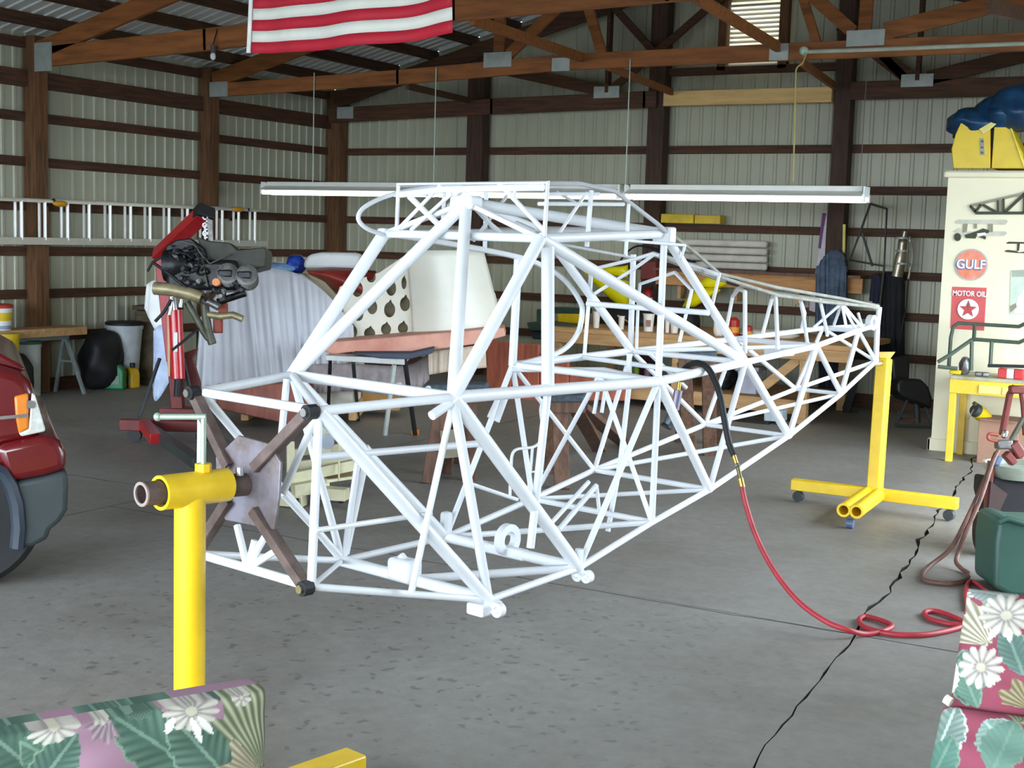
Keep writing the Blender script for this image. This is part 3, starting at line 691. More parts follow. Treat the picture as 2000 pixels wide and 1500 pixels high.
bp = V((apex.x+.02, apex.y-.85, pz+.092))
b1 = bucket(bp, .135, .225, WHT, 'paint_bucket', 'white bucket with red lid and yellow band standing on the plank', lid=mat('red_lid', (196, 60, 40), .45), band=(.42, .78, mat('yellow_label', (232, 200, 40), .5)))
MB().lathe(bp, [(.1205, .012), (.124, .075)], n=28, caps=False).build('label_band', mat('bluegrey_label', (150, 168, 196), .5), b1, smooth=True)
g = gz(57, 776)
pq = at_d(54, 700, 13.55); bucket(V((pq.x, pq.y, 0)), .13, .535, mat('greyish_white_pail', (206, 214, 208), .5), 'tall_pail', 'tall greyish white pail with green rim below the plank', lid=mat('green_rim', (70, 110, 84), .5), taper=.94)
YB_ = mat('yellow_box_plastic', (222, 190, 20), .45)
g = at_d(4, 690, 12.9)
t = thing('yellow_tub', 'yellow tub at the left edge behind the truck hood', 'tub', (g.x, g.y, 0))
MB().lathe((g.x, g.y, 0), [(.14, 0), (.16, .64), (.17, .64), (.17, .68), (.15, .68)], n=24).build('body', YB_, t, smooth=True)
MB().box(V((g.x, g.y, .56))-CF*.158+CR*.02, (.07, .012, .09), rotz(YAW)).build('label', BLK, t)
g = gz(157, 768)
def lump(name, c, r, m, label, cat, seed=1, amp=.18, nu=28, nv=16, **kw):
    rr = random.Random(seed); ph = [rr.uniform(0, 6.28) for _ in range(8)]
    c = V(c); b = MB(); vs = []; fs = []
    for j in range(nv+1):
        p = math.pi*j/nv
        for i in range(nu):
            t_ = 2*math.pi*i/nu
            k = 1+amp*(math.sin(3*t_+ph[0]+2*p)*.5+math.sin(5*t_+ph[1]-3*p)*.3+math.sin(7*p+ph[2]+2*t_)*.25)*math.sin(p)
            z = -math.cos(p)*r[2]; z = max(z, -r[2]*.9)
            vs.append(c+V((r[0]*math.sin(p)**.7*math.cos(t_)*k, r[1]*math.sin(p)**.7*math.sin(t_)*k, z*(1+amp*.5*math.sin(3*t_+ph[3])*math.sin(p)))))
    for j in range(nv):
        for i in range(nu):
            a = j*nu+i; b2 = j*nu+(i+1) % nu; fs.append((a, b2, b2+nu, a+nu))
    b._add(vs, fs); return b.build(name, m, smooth='all', label=label, cat=cat, **kw)
BAG = mat('black_bag', (22, 22, 26), .6, var=.25, scale=9, bump=.5)
lump('trash_bag', V((g.x-.16, g.y+.46, .30)), (.2, .26, .33), BAG, 'full black trash bag slumped beside the steel sawhorse', 'bag', 2)
lump('trash_bag', V((g.x-.13, g.y-.75, .22)), (.2, .2, .24), BAG, 'low black bag on the floor behind the sawhorse legs', 'bag', 5)
g = gz(207, 752)
wb_ = bucket(V((g.x+.2, g.y+.08, 0)), .19, .68, mat('white_barrel', (196, 202, 206), .5), 'white_barrel', 'white plastic barrel with a black rim by the left wall', 'barrel', lid=BLK, taper=.72)
g = gz(276, 752); DK = mat('dark_olive_cabinet', (84, 74, 52), .7, var=.3, scale=7)
cab = thing('cabinet', 'dark brown narrow cabinet behind the jugs on the left', 'cabinet', (g.x, g.y+.1, 0))
cc_ = V((g.x-.02, g.y+.28, 0))
MB().box(cc_+V((0, 0, .41)), (.36, .42, .82), rotz(.3)).build('body', DK, cab, bevel=.01)
MB().box(cc_+V((0, 0, .85)), (.40, .46, .05), rotz(.3)).build('top', mat('dark_brown_top', (70, 58, 42), .6), cab, bevel=.008)
cab_door = MB().box(cc_+rotz(.3) @ V((.0, -.22, .42)), (.30, .015, .70), rotz(.3)).build('door', mat('olive_door', (92, 80, 54), .7, var=.3, scale=9), cab, bevel=.004)
MB().box(cc_+rotz(.3) @ V((.11, -.24, .5)), (.02, .02, .08), rotz(.3)).build('handle', BLK, cab_door)
def jug(base, w, d, h, m, name, label, ang, cap):
    t = thing(name, label, 'jug', base); R_ = rotz(ang); base = V(base)
    pts = [(-w/2, 0), (w/2, 0), (w/2, h*.62), (w*.3, h*.8), (w*.12, h*.86), (-w*.12, h*.86), (-w*.32, h*.84), (-w/2, h*.7)]
    b = MB(); b.prism([base+R_ @ V((x, -d/2, z)) for x, z in pts], R_ @ V((0, d, 0))); b.build('body', m, t, bevel=.02, seg=3)
    MB().tube([base+R_ @ V((x, 0, z)) for x, z in ((-w*.42, h*.66), (-w*.5, h*.85), (-w*.3, h*.97), (-w*.02, h*.95))], .018, 8).build('handle', m, t, smooth=True)
    MB().lathe(base+R_ @ V((w*.05, 0, h*.85)), [(.028, 0), (.028, .05)], n=14).build('cap', cap, t, smooth=True)
    MB().box(base+R_ @ V((.02, -d/2-.004, h*.32)), (w*.4, .006, h*.28), R_).build('label', mat('jug_label', (120, 150, 130), .5), t)
jug(gz(225, 760), .22, .12, .32, mat('green_jug', (30, 128, 74), .4), 'green_jug', 'green oil jug on the floor in front of the white barrel', .5, WHT)
jug(gz(258, 757), .17, .11, .26, mat('yellow_jug', (206, 166, 36), .4), 'yellow_jug', 'yellow jug on the floor beside the green jug', -.3, BLK)
# --- red engine hoist
DM = 11.25
ho = thing('engine_hoist', 'red engine hoist with raised boom and bright red ram', 'hoist', gz(345, 850))
def hp(x, y, d=0.0): return at_d(x, y, DM+d)
mb_ = gz(350, 848)
mtop = hp(318, 500)
MB().beam((mb_.x, mb_.y, .12), hp(340, 700), .10, .10, up=CR).build('mast', REDD, ho, bevel=.006)
MB().beam(hp(338, 705), hp(315, 505), .095, .095, up=CR).build('mast_upper', REDH, ho, bevel=.006)
MB().box(V((mb_.x, mb_.y, .16)), (.30, .18, .14), rotz(YAW)).build('mast_shoe', REDD, ho, bevel=.006)
MB().beam(hp(310, 500, -.0), hp(398, 416, -.55), .10, .12, up=CR).build('boom', REDH, ho, bevel=.008)
MB().beam(hp(392, 422, -.5), hp(404, 411, -.58), .10, .14, up=CR).build('boom_end', BLK, ho, bevel=.006)
MB().tube([hp(348, 740, -.12), hp(342, 606, -.12)], .058, 18).build('ram', mat('bright_red_ram', (206, 24, 34), .3, coat=.4), ho, smooth=True)
MB().beam(hp(331, 735, -.13), hp(330, 600, -.13), .035, .02, up=CR).build('brass_rod', mat('tan_rod', (214, 170, 120), .4), ho)
MB().tube([hp(342, 606, -.12), hp(336, 560, -.12)], .022, 12).build('ram_piston', CHROME, ho, smooth=True)
MB().tube([hp(346, 775, -.11), hp(348, 740, -.11)], .03, 10).build('ram_foot', BLK, ho, smooth=True)
MB().box(hp(343, 668, -.19), (.03, .006, .16), rotz(YAW)).build('decal', WHT, ho)
cb1 = gz(235, 862); cb2 = gz(420, 866)
MB().beam((cb1.x, cb1.y, .14), (cb2.x, cb2.y, .14), .09, .09).build('base_bar', REDD, ho, bevel=.006)
for (x0, y0), (x1, y1) in (((288, 866), (388, 938)), ((395, 866), (470, 930))):
    a = gz(x0, y0); c = gz(x1, y1); MB().beam((a.x, a.y, .13), (c.x, c.y, .12), .08, .08).build('base_leg', mat('dark_hoist_leg', (60, 66, 64), .5), ho, bevel=.005)
a = gz(282, 864); c = gz(304, 890); MB().beam((a.x, a.y, .15), (c.x, c.y, .13), .085, .085).build('leg_socket', REDH, ho, bevel=.005)
for p in (cb1+CR*.12, cb2-CR*.1): 
    MB().lathe(V((p.x, p.y, .055))-CF*.03, [(.055, 0), (.055, .05)], V((CF.x, CF.y, 0)), 16).build('caster', BLK, ho, smooth=True)
    MB().box((p.x, p.y, .085), (.03, .05, .05)).build('caster_fork', REDD, ho)
MB().tube([hp(312, 700, .05), V((gz(272, 852).x, gz(272, 852).y, .16))], .016, 8).build('brace', DGREY, ho); MB().tube([hp(358, 700, .02), V((gz(384, 852).x, gz(384, 852).y, .16))], .016, 8).build('brace', DGREY, ho)
b = MB(); b.prism([hp(x, y, .12) for x, y in ((356, 690), (386, 680), (376, 700), (390, 745), (395, 790), (372, 760), (360, 735))], CF*.05); b.build('counter_plate', mat('brown_red_plate', (110, 48, 44), .6), ho, bevel=.006)
for i in range(9):
    c = hp(401+(i % 2)*4, 424+i*8, -.58); MB().pipe(c-CR*.006 if i % 2 else c-CF*.006, c+CR*.006 if i % 2 else c+CF*.006, .024, .013, 12).build('chain_link', CHROME, ho, smooth=True)
# --- aircraft engine hanging from it
DE = DM-.6
def ep(x, y, d=0.0): return at_d(x, y, DE+d)
en = thing('aircraft_engine', 'greasy dark flat four aircraft engine hanging from the red hoist', 'engine', ep(400, 540))
GREASE = mat('greasy_black_metal', (44, 44, 46), .4, metal=.5, var=.3, scale=18, bump=.3)
ALC = mat('oily_cast_alloy', (128, 126, 122), .4, metal=.6, var=.25, scale=16, bump=.2)
TAN = mat('tan_exhaust_steel', (172, 160, 122), .45, metal=.4, var=.2, scale=10)
OLV = mat('olive_tube', (96, 98, 82), .5, metal=.3, var=.15)
BAF = mat('dark_baffle', (62, 62, 54), .55, metal=.3, var=.2, scale=9, bump=.2)
RX = Matrix((CR, CF, CU)).transposed()
MB().box(ep(402, 540, .05), (.56, .36, .24), RX).build('crankcase', GREASE, en, bevel=.04, seg=3)
MB().lathe(ep(330, 518, -.02)+CR*-.05, [(.05, 0), (.13, .02), (.15, .1), (.12, .2), (.1, .22)], CR, 22).build('accessory_case', GREASE, en, smooth=True)
rr = random.Random(11)
for (x, y) in ((448, 545), (485, 548)):
    base = ep(x, y, -.05)
    prof = []
    for k in range(9): prof += [(.062, k*.02), (.085, k*.02+.003), (.085, k*.02+.010), (.062, k*.02+.013)]
    MB().lathe(base-CF*.0, prof, -CF*.8+CU*.15+CR*.1, 18).build('cylinder', GREASE if x < 400 else ALC, en)
    MB().box(base-CF*.15+CU*.03, (.11, .06, .06), RX).build('valve_cover', GREASE, en, bevel=.012)
b = MB(); b.prism([ep(x, y, -.05) for x, y in ((384, 462), (410, 471), (449, 474), (463, 488), (517, 483), (520, 492), (517, 521), (488, 528), (440, 526), (400, 510))], CF*.28); b.build('cooling_baffle', BAF, en, bevel=.008)
b = MB(); b.prism([ep(x, y, -.1) for x, y in ((322, 500), (324, 480), (345, 468), (372, 465), (398, 485), (408, 520), (402, 552), (370, 560), (330, 540))], CF*.1); b.build('baffle_plate', GREASE, en, bevel=.01)
for pts, r, m, nm_ in (
    ([(302, 563, -.1), (330, 565, -.12), (365, 572, -.12), (392, 581, -.1)], .052, TAN, 'exhaust_pipe'),
    ([(390, 585, -.05), (410, 590, -.08), (428, 600, -.08)], .032, ALC, 'exhaust_pipe'),
    ([(400, 590, 0), (402, 620, 0), (408, 650, 0), (415, 672, 0)], .034, OLV, 'exhaust_pipe'),
    ([(365, 590, 0), (380, 615, 0), (398, 648, 0), (408, 662, 0)], .028, OLV, 'exhaust_pipe'),
    ([(405, 614, 0), (430, 618, -.03), (455, 615, -.05), (474, 623, -.05)], .028, TAN, 'exhaust_pipe'),
    ([(298, 512, -.1), (330, 535, -.14), (365, 562, -.14)], .013, BLK, 'mount_tube'),
    ([(298, 512, -.1), (322, 498, -.12), (350, 490, -.1)], .011, BLK, 'mount_tube'),
    ([(298, 512, -.1), (288, 530, -.1)], .010, BLK, 'mount_tube'),
    ([(335, 585, -.1), (320, 610, -.1), (303, 628, -.1)], .013, BLK, 'mount_tube'),
    ([(336, 684, -.2), (360, 665, -.2), (388, 642, -.1)], .011, BLK, 'mount_tube'),
    ([(352, 471, -.15), (380, 478, -.15), (395, 500, -.15), (410, 515, -.15), (425, 508, -.12), (450, 495, -.1)], .007, OLV, 'oil_hose'),
    ([(395, 500, -.12), (400, 535, -.15), (406, 560, -.15)], .009, OLV, 'oil_hose'),
    ([(425, 590, 0), (455, 580, 0), (480, 572, 0)], .03, GREASE, 'intake_tube'),
    ([(335, 580, -.05), (333, 600, -.05), (330, 615, -.05)], .02, CHROME, 'drain_pipe'),
    ([(355, 585, -.05), (352, 600, -.05)], .02, CHROME, 'drain_pipe')):
    MB().tube([ep(*p) for p in pts], r, 10).build(nm_, m, en, smooth=True)
MB().lathe(ep(425, 552, -.2), [(.03, 0), (.034, .03), (.03, .06)], -CF, 14).build('orange_cap', ORANGE, en, smooth=True)
for x, y in ((466, 535), (492, 530)): MB().lathe(ep(x, y, -.15), [(.026, 0), (.028, .04), (.012, .05)], -CF+CU*.3, 14).build('rocker_cover', CHROME, en, smooth=True)
for k in range(64):
    x = rr.uniform(326, 402) if k < 40 else rr.uniform(400, 480); y = rr.uniform(478, 562) if k < 40 else rr.uniform(520, 582)
    if k < 40 and (x-365)**2/40**2+(y-516)**2/50**2 > 1: continue
    s = rr.uniform(.022, .055); R_ = RX @ Matrix.Rotation(rr.uniform(0, 3), 3, 'Y') @ Matrix.Rotation(rr.uniform(-.5, .5), 3, 'X')
    m_ = ALC if (y > 545 and rr.random() < .6) or rr.random() < .15 else (BLK if rr.random() < .4 else GREASE)
    if k % 3 == 0: MB().lathe(ep(x, y, -.13), [(s*.5, 0), (s*.55, s*.5), (s*.3, s*.6), (s*.3, s)], R_ @ V((0, -1, 0)), 10).build('accessory', m_, en, smooth=True)
    elif k % 3 == 1: MB().box(ep(x, y, -.13), (s, s*.9, s*.7), R_).build('accessory', m_, en, bevel=.005)
    else: MB().tube(curve([ep(x, y, -.15), ep(x+rr.uniform(-14, 14), y+rr.uniform(-14, 14), -.19), ep(x+rr.uniform(-26, 26), y+rr.uniform(-18, 18), -.13)], 4), .007, 6).build('ignition_lead', BLK, en, smooth=True)
for x, y in ((430, 640), (440, 610)): MB().box(ep(x-4, y-4, .05), (.07, .06, .12), RX).build('air_box', mat('rust_red_box', (150, 62, 40), .6), en, bevel=.01)
b = MB(); b.prism([ep(x, y, .0) for x, y in ((403, 425), (408, 470), (416, 474), (414, 430))], CF*.03); b.build('lifting_strap', ALC, en)
# ------------------------------------------------------------------ middle: covered wing parts, trestles, benches, things on the back wall
def cloth_between(top, bot, D, nu, nv, fold, nf, seed=0, onwall=False):
    top = curve([(x, y, 0) for x, y in top], 8); bot = curve([(x, y, 0) for x, y in bot], 8)
    def samp(c, u):
        f = u*(len(c)-1); i = min(int(f), len(c)-2); return c[i].lerp(c[i+1], f-i)
    r = random.Random(seed); ph = r.uniform(0, 6)
    def fn(u, v):
        a = samp(top, u); b_ = samp(bot, u); p = a.lerp(b_, v)
        uw = u+.035*math.sin(9*u+ph)+.02*math.sin(23*u); k = fold*(.2+.8*v)*(1.15-.75*u)*(abs(math.sin(nf*3.1416*uw+ph))**.6*1.6+.4*math.sin(nf*2.3*6.283*u+ph*2+v)+.5*math.sin(3*v+5*u))
        return at_y(p.x, p.y, D+k) if onwall else at_d(p.x, p.y, D+k)
    return MB().grid(fn, nu, nv)
SATIN = mat('white_translucent_cover', (204, 206, 212), .5, var=.06, scale=2.2)
cv = cloth_between([(392, 620), (432, 566), (476, 538), (520, 524), (566, 530), (606, 548), (648, 584), (690, 636)], [(378, 790), (440, 782), (500, 772), (545, 766), (590, 752), (620, 738), (660, 716), (692, 704)], 11.95, 150, 20, .042, 9, 3)
cvt = thing('covered_wing', 'stored wing under a pale pleated cloth cover behind the hoist', 'wing', (-8.0, 10.4, 0))
cv.build('cloth_cover', SATIN, cvt, smooth='all', solid=.012)
def px_prism(name, pts, D, th, m, parent=None, bevel=.01, seg=2, slope=0.0, x0=0, **kw):
    b = MB(); b.prism([at_d(x, y, D+slope*(x-x0)) for x, y in pts], V((CF.x, CF.y, 0)).normalized()*th); return b.build(name, m, parent, bevel=bevel, seg=seg, **kw)
px_prism('wing_core', [(440, 600), (480, 550), (520, 533), (586, 536), (610, 560), (650, 604), (690, 650), (690, 800), (440, 800)], 12.15, .9, CREAM, cvt)
for x in (470, 680): px_prism('wing_cradle', [(x, 790), (x+16, 790), (x+16, 822), (x, 822)], 12.2, .8, PINE2, cvt)
cl = cloth_between([(286, 556), (300, 548), (314, 556)], [(282, 602), (300, 640), (330, 690)], 11.95, 16, 6, .02, 2, 5)
cl.build('cover_corner', WHT, cvt, smooth='all', solid=.006)
cl = cloth_between([(300, 646), (315, 634), (345, 650)], [(300, 700), (303, 784), (345, 720)], 11.92, 24, 10, .02, 2, 6)
cl.build('cover_corner', mat('bluish_white_rag', (196, 212, 240), .6), cvt, smooth='all', solid=.006)
# blue film behind
lump('blue_film', at_d(545, 524, 12.55), (.2, .1, .055), mat('light_blue_film', (138, 178, 226), .3, var=.25, scale=9), 'crumpled light blue plastic film on top of the covered parts', 'plastic film', 7)
lump('blue_tarp_bundle', at_d(578, 516, 12.55), (.09, .1, .09), mat('royal_blue_tarp', (30, 74, 190), .35, var=.25, scale=8), 'royal blue tarp bundle beside the white rounded panel', 'tarp', 9)
def px_prism_y(name, pts, Y, th, m, parent=None, bevel=.01, seg=2, **kw):
    b = MB(); b.prism([at_y(x, y, Y) for x, y in pts], V((0, th, 0))); return b.build(name, m, parent, bevel=bevel, seg=seg, **kw)
px_prism('nose_cowling', [(592, 524), (594, 508), (604, 497), (625, 493), (688, 494), (702, 498), (703, 522), (690, 525)], 12.4, .3, WHT, bevel=.03, seg=3, label='white rounded panel lying on top of the dark red part', cat='cowling')
REDF = mat('dark_red_fabric', (126, 22, 30), .4, var=.25, scale=3, rgb2=(160, 60, 44))
b = MB()
tp_ = curve([(600, 528, 0), (640, 524, 0), (690, 526, 0), (735, 531, 0)], 6); bt_ = curve([(604, 534, 0), (640, 552, 0), (664, 574, 0), (700, 600, 0)], 6)
def fnr(u, v):
    f = u*(len(tp_)-1); i = min(int(f), len(tp_)-2); a = tp_[i].lerp(tp_[i+1], f-i); c = bt_[i].lerp(bt_[i+1], f-i); p = a.lerp(c, v)
    return at_d(p.x, p.y, 12.35-.14*math.sin(v*math.pi))
b.grid(fnr, 30, 10); b.build('red_wing_tip', REDF, smooth='all', solid=.02, label='dark red curved wing tip leaning behind the cream holed panel', cat='wing tip')
# cream panel with lightening holes, cut right through
from mathutils.geometry import delaunay_2d_cdt
def holed(name, outer, holes, D, th, m, **kw):
    polys = [outer]
    for cx, cy, rx, ry in holes:
        polys.append([(cx+rx*math.cos(2*math.pi*k/18), cy+ry*math.sin(2*math.pi*k/18)*(1.4 if k == 14 else 1.0)) for k in range(18)])
    vs = []; es = []
    for p in polys:
        o = len(vs); vs += [Vector(q) for q in p]; es += [(o+i, o+(i+1) % len(p)) for i in range(len(p))]
    out = delaunay_2d_cdt(vs, es, [], 0, 1e-4); vv, ff = out[0], out[2]
    def inside(pt, poly):
        c = False; n = len(poly)
        for i in range(n):
            (x0, y0), (x1, y1) = poly[i], poly[(i+1) % n]
            if (y0 > pt[1]) != (y1 > pt[1]) and pt[0] < (x1-x0)*(pt[1]-y0)/(y1-y0)+x0: c = not c
        return c
    keep = []
    for f in ff:
        c = (sum(vv[i][0] for i in f)/len(f), sum(vv[i][1] for i in f)/len(f))
        if inside(c, outer) and not any(inside(c, h) for h in polys[1:]): keep.append(tuple(f))
    b = MB()._add([at_d(v[0], v[1], D) for v in vv], keep)
    o = b.build(name, m, solid=th, label=kw['label'], cat=kw['category']); return o
holes = [(698, 565, 11, 15), (764, 563, 10, 15), (727, 600, 10, 14), (761, 605, 11, 15), (791, 594, 10, 14), (665, 607, 6, 14), (700, 614, 10, 13), (687, 648, 11, 13), (722, 651, 11, 11), (754, 643, 10, 11), (787, 641, 10, 11), (725, 541, 9, 11), (789, 553, 5, 12), (643, 650, 8, 10)]
holed('holed_panel', [(664, 560), (700, 546), (742, 532), (792, 498), (804, 560), (814, 656), (700, 672), (632, 676), (626, 650), (650, 600)], holes, 12.05, .01, CREAM, label='cream sheet panel pierced with rows of oval lightening holes', category='panel')
px_prism('panel_backing', [(668, 566), (742, 540), (786, 512), (796, 560), (804, 646), (640, 664), (654, 610)], 12.22, .04, mat('khaki_backing', (150, 142, 116), .7, var=.15, scale=14), label='khaki wing rib surface behind the holed cream panel', cat='panel')
def shell(u, v):
    xt = 794+(944-794)*u; xb = 806+(980-806)*u
    e = .35*v+.65*v*v if u > .5 else v
    x = xt+(xb-xt)*(v*.55+.45*math.sin(v*1.5708)); y = 489+(662-489)*v-(u*14 if v > .5 else 0)*v
    return at_d(x, y, 12.1-.30*math.sin(math.pi*(.08+.84*u)))
MB().grid(shell, 26, 14).build('cowl_shell', mat('ivory_fibreglass', (238, 236, 220), .4, var=.03, scale=3), smooth='all', solid=.012, label='large ivory curved cowl shell standing behind the windshield tubes', cat='cowl')
SALM = mat('salmon_board', (222, 162, 140), .6, var=.12, scale=3, rgb2=(198, 128, 110))
px_prism('salmon_board', [(628, 684), (640, 668), (720, 662), (860, 650), (984, 640), (988, 656), (930, 672), (800, 690), (740, 692), (686, 688), (650, 692)], 11.55, .5, SALM, bevel=.01, label='long salmon coloured wing skin board under the cream panels', cat='board')
# folding table under it
ft = thing('folding_table', 'white topped folding table with thin legs under the salmon board', 'table', at_z(735, 850))
ztab = at_d(700, 706, 11.4).z
px_prism('table_top', [(636, 694), (790, 700), (790, 713), (636, 704)], 11.35, .6, mat('grey_white_laminate', (206, 206, 202), .5), ft, bevel=.005)
for (x0, y0), (x1, y1), m in (((770, 712), (752, 850), mat('pale_leg', (196, 204, 196), .4)), ((790, 700), (811, 850), BLK), ((645, 704), (640, 830), BLK), ((690, 708), (700, 822), DGREY)):
    a = at_d(x0, y0, 11.4); g = at_z(x1, y1); MB().beam(a, g, .03, .03).build('leg', m, ft)
MB().box(at_z(811, 849)+V((0, 0, .02)), (.05, .05, .05)).build('leg_tip', ORANGE, ft)
px_prism('dark_blanket', [(686, 690), (800, 690), (846, 680), (845, 690), (800, 702), (740, 700)], 11.32, .5, mat('slate_blanket', (74, 80, 96), .8), bevel=.01, label='slate blue folded blanket between salmon board and table', cat='blanket')
cb_ = cloth_between([(600, 712), (680, 710), (790, 714), (838, 690)], [(600, 770), (680, 764), (790, 772), (838, 742)], 11.9, 70, 8, .03, 9, 11)
cb_.build('lace_cloth', mat('pinkish_grey_cloth', (170, 158, 156), .7, var=.15, scale=8), smooth='all', solid=.008, label='pinkish grey cloth hanging behind the folding table legs', cat='cloth')
cb_ = cloth_between([(836, 688), (890, 680), (948, 672)], [(838, 732), (890, 724), (950, 718)], 11.7, 40, 8, .02, 5, 12)
cb_.build('beige_cloth', mat('beige_cloth', (222, 204, 180), .7, var=.06), smooth='all', solid=.008, label='beige cloth hanging below the right end of the salmon board', cat='cloth')
RBOX = mat('reddish_brown_board', (206, 116, 90), .65, var=.2, scale=4, stretch=(5, 5, .6))
px_prism('red_brown_crate', [(410, 756), (560, 748), (604, 756), (604, 800), (560, 828), (430, 800)], 11.7, .5, mat('dark_reddish_crate', (146, 84, 66), .65, var=.2, scale=4, stretch=(5, 5, .6)), bevel=.01, label='reddish brown wooden crate on the floor behind the fuselage nose', cat='crate')
px_prism('ochre_box', [(706, 764), (780, 758), (780, 802), (706, 802)], 12.75, .4, mat('ochre_box', (196, 150, 88), .7, var=.15), bevel=.008, label='ochre cardboard box under the folding table', cat='box')
# low dolly
dg = at_z(600, 990); dl = thing('wooden_dolly', 'low cream wooden dolly on blocks under the fuselage nose', 'dolly', dg)
CRW = mat('cream_wood', (214, 208, 172), .6, var=.12, scale=5)
DD = dist(dg)
def dp(x, y, d=0.0): return at_d(x, y, DD+d)
for pts, wd, ht in ((((560, 912, .1), (690, 896, .3)), .03, .06), (((568, 885, .3), (676, 872, .5)), .03, .05), (((562, 935, 0), (690, 908, .2)), .05, .07), (((572, 958, -.05), (640, 946, .1)), .06, .08), (((636, 940, .05), (692, 932, .2)), .03, .02)):
    MB().beam(dp(*pts[0]), dp(*pts[1]), wd, ht).build('rail', CRW, dl, bevel=.004)
for x, y0, y1, d, w_ in ((567, 862, 930, .05, .05), (636, 800, 905, .35, .06), (662, 855, 940, .1, .012)):
    MB().beam(dp(x, y0, d), dp(x, y1, d), w_, w_).build('upright', CRW, dl, bevel=.004)
px_prism('plywood_panel', [(574, 918), (688, 902), (688, 930), (574, 944)], DD+.25, .3, mat('brown_ply', (150, 124, 84), .7, var=.2), dl, bevel=.004)
for x, y in ((572, 976), (655, 964)): MB().box(dp(x, y, 0), (.16, .10, .075), rotz(.3)).build('block', CRW, dl, bevel=.004)
for x, y in ((580, 990), (668, 978)): 
    g = at_z(x, y+4); MB().lathe(V((g.x, g.y, .035))-CR*.02, [(.034, 0), (.034, .03)], CR, 14).build('caster', BLK, dl, smooth=True)
MB().lathe(dp(640, 862, .3)-CF*.06, [(.05, 0), (.05, .03)], CF, 16).build('gauge', mat('blue_grey_gauge', (150, 162, 178), .4), dl, smooth=True)
# padded trestles
BRW = mat('brown_trestle_wood', (120, 88, 70), .7, var=.25, scale=5, stretch=(6, 6, .6)); PADM = mat('slate_carpet_pad', (86, 96, 106), .9, var=.2, scale=30, bump=.3)
def trestle(label, xt0, xt1, yt, legs, D, m=BRW):
    a = at_d(xt0, yt, D); b2 = at_d(xt1, yt, D-.05)
    mid = (a+b2)/2; t = thing('padded_trestle', label, 'trestle', (mid.x, mid.y, 0), 'padded trestles standing behind the fuselage')
    MB().beam(a, b2, .20, .05).build('pad', PADM, t, bevel=.015, seg=3)
    MB().beam(a-V((0, 0, .06)), b2-V((0, 0, .06)), .12, .09).build('beam', m, t, bevel=.004)
    for u, (x, y), wd in legs:
        p = a.lerp(b2, u)-V((0, 0, .07)); g = at_z(x, y); MB().beam(p, g+V((0, 0, .0)), .045, .11, up=CR).build('leg', m, t, bevel=.004)
    return t
trestle('brown trestle with slate pad behind the cabin, left of the three', 832, 952, 755, ((.3, (838, 944), .1), (.35, (868, 926), .1), (.7, (916, 938), .1), (.62, (900, 905), .1)), 9.45)
trestle('brown trestle with slate pad behind the cabin, second of the three', 1052, 1144, 776, ((.45, (1098, 956), .1), (.35, (1078, 925), .1), (.8, (1172, 880), .1), (.9, (1222, 868), .1)), 9.55)
trestle('tall brown trestle with slate pad near the hanging grinder', 1326, 1400, 692, ((.15, (1348, 892), .1), (.3, (1330, 862), .1), (.8, (1386, 890), .1), (.9, (1404, 866), .1)), 10.4)
b = MB(); b.beam(at_d(862, 868, 9.4), at_d(905, 864, 9.4), .02, .2); b.build('plywood_offcut', mat('grey_ply', (150, 142, 120), .7), label='grey plywood sheet leaning inside the left trestle', cat='plywood')
# workbench along the back wall
wbn = thing('workbench', 'long pale wooden workbench along the back wall with a low shelf', 'workbench', (-5, 13.3, 0))
ZB = .80
MB().bb((-6.75, 12.75, ZB-.05), (-3.45, 14.3, ZB)).build('bench_top', PINE2, wbn, bevel=.004)
MB().bb((-6.75, 12.72, ZB-.16), (-3.45, 12.76, ZB-.05)).build('apron_board', PINE2, wbn, bevel=.004)
for x in (-6.7, -5.3, -3.95): MB().bb((x, 12.76, 0), (x+.09, 12.85, ZB-.05)).build('leg', PINE2, wbn, bevel=.004); MB().bb((x, 14.15, 0), (x+.09, 14.24, ZB-.05)).build('leg', PINE2, wbn)
MB().bb((-6.0, 12.9, .18), (-4.0, 14.2, .22)).build('shelf', PINE2, wbn, bevel=.003); MB().bb((-6.0, 12.86, .08), (-4.0, 12.9, .22)).build('shelf_apron', PINE2, wbn, bevel=.003)
MB().beam((-3.9, 12.8, .70), (-4.3, 12.8, .35), .05, .09).build('brace', PINE2, wbn)
px_prism_y('dark_strip', [(1230, 818), (1500, 824), (1500, 840), (1230, 834)], 12.5, .3, BLK, bevel=.01, label='flat black strip on the floor beneath the bench shelf', cat='case')  # flat black strip along the foot of the shelf
# red brown fronts under the bench
for i, (x0, x1, yt) in enumerate(((950, 998, 664), (1000, 1052, 670), (1054, 1110, 690), (1112, 1166, 716), (1168, 1226, 730))):
    px_prism_y('bench_door_panel', [(x0, yt), (x1, yt+3), (x1, 783), (x0, 782)], 12.62+i*.008, .04, RBOX, bevel=.006, label=['tall reddish plywood panel, leftmost below the green toolbox', 'second reddish plywood panel from the left below the toolbox', 'middle reddish plywood panel under the bench', 'fourth reddish plywood panel, lower, under the bench', 'rightmost low reddish plywood panel under the bench'][i], cat='panel', group='reddish plywood panels leaning under the bench')
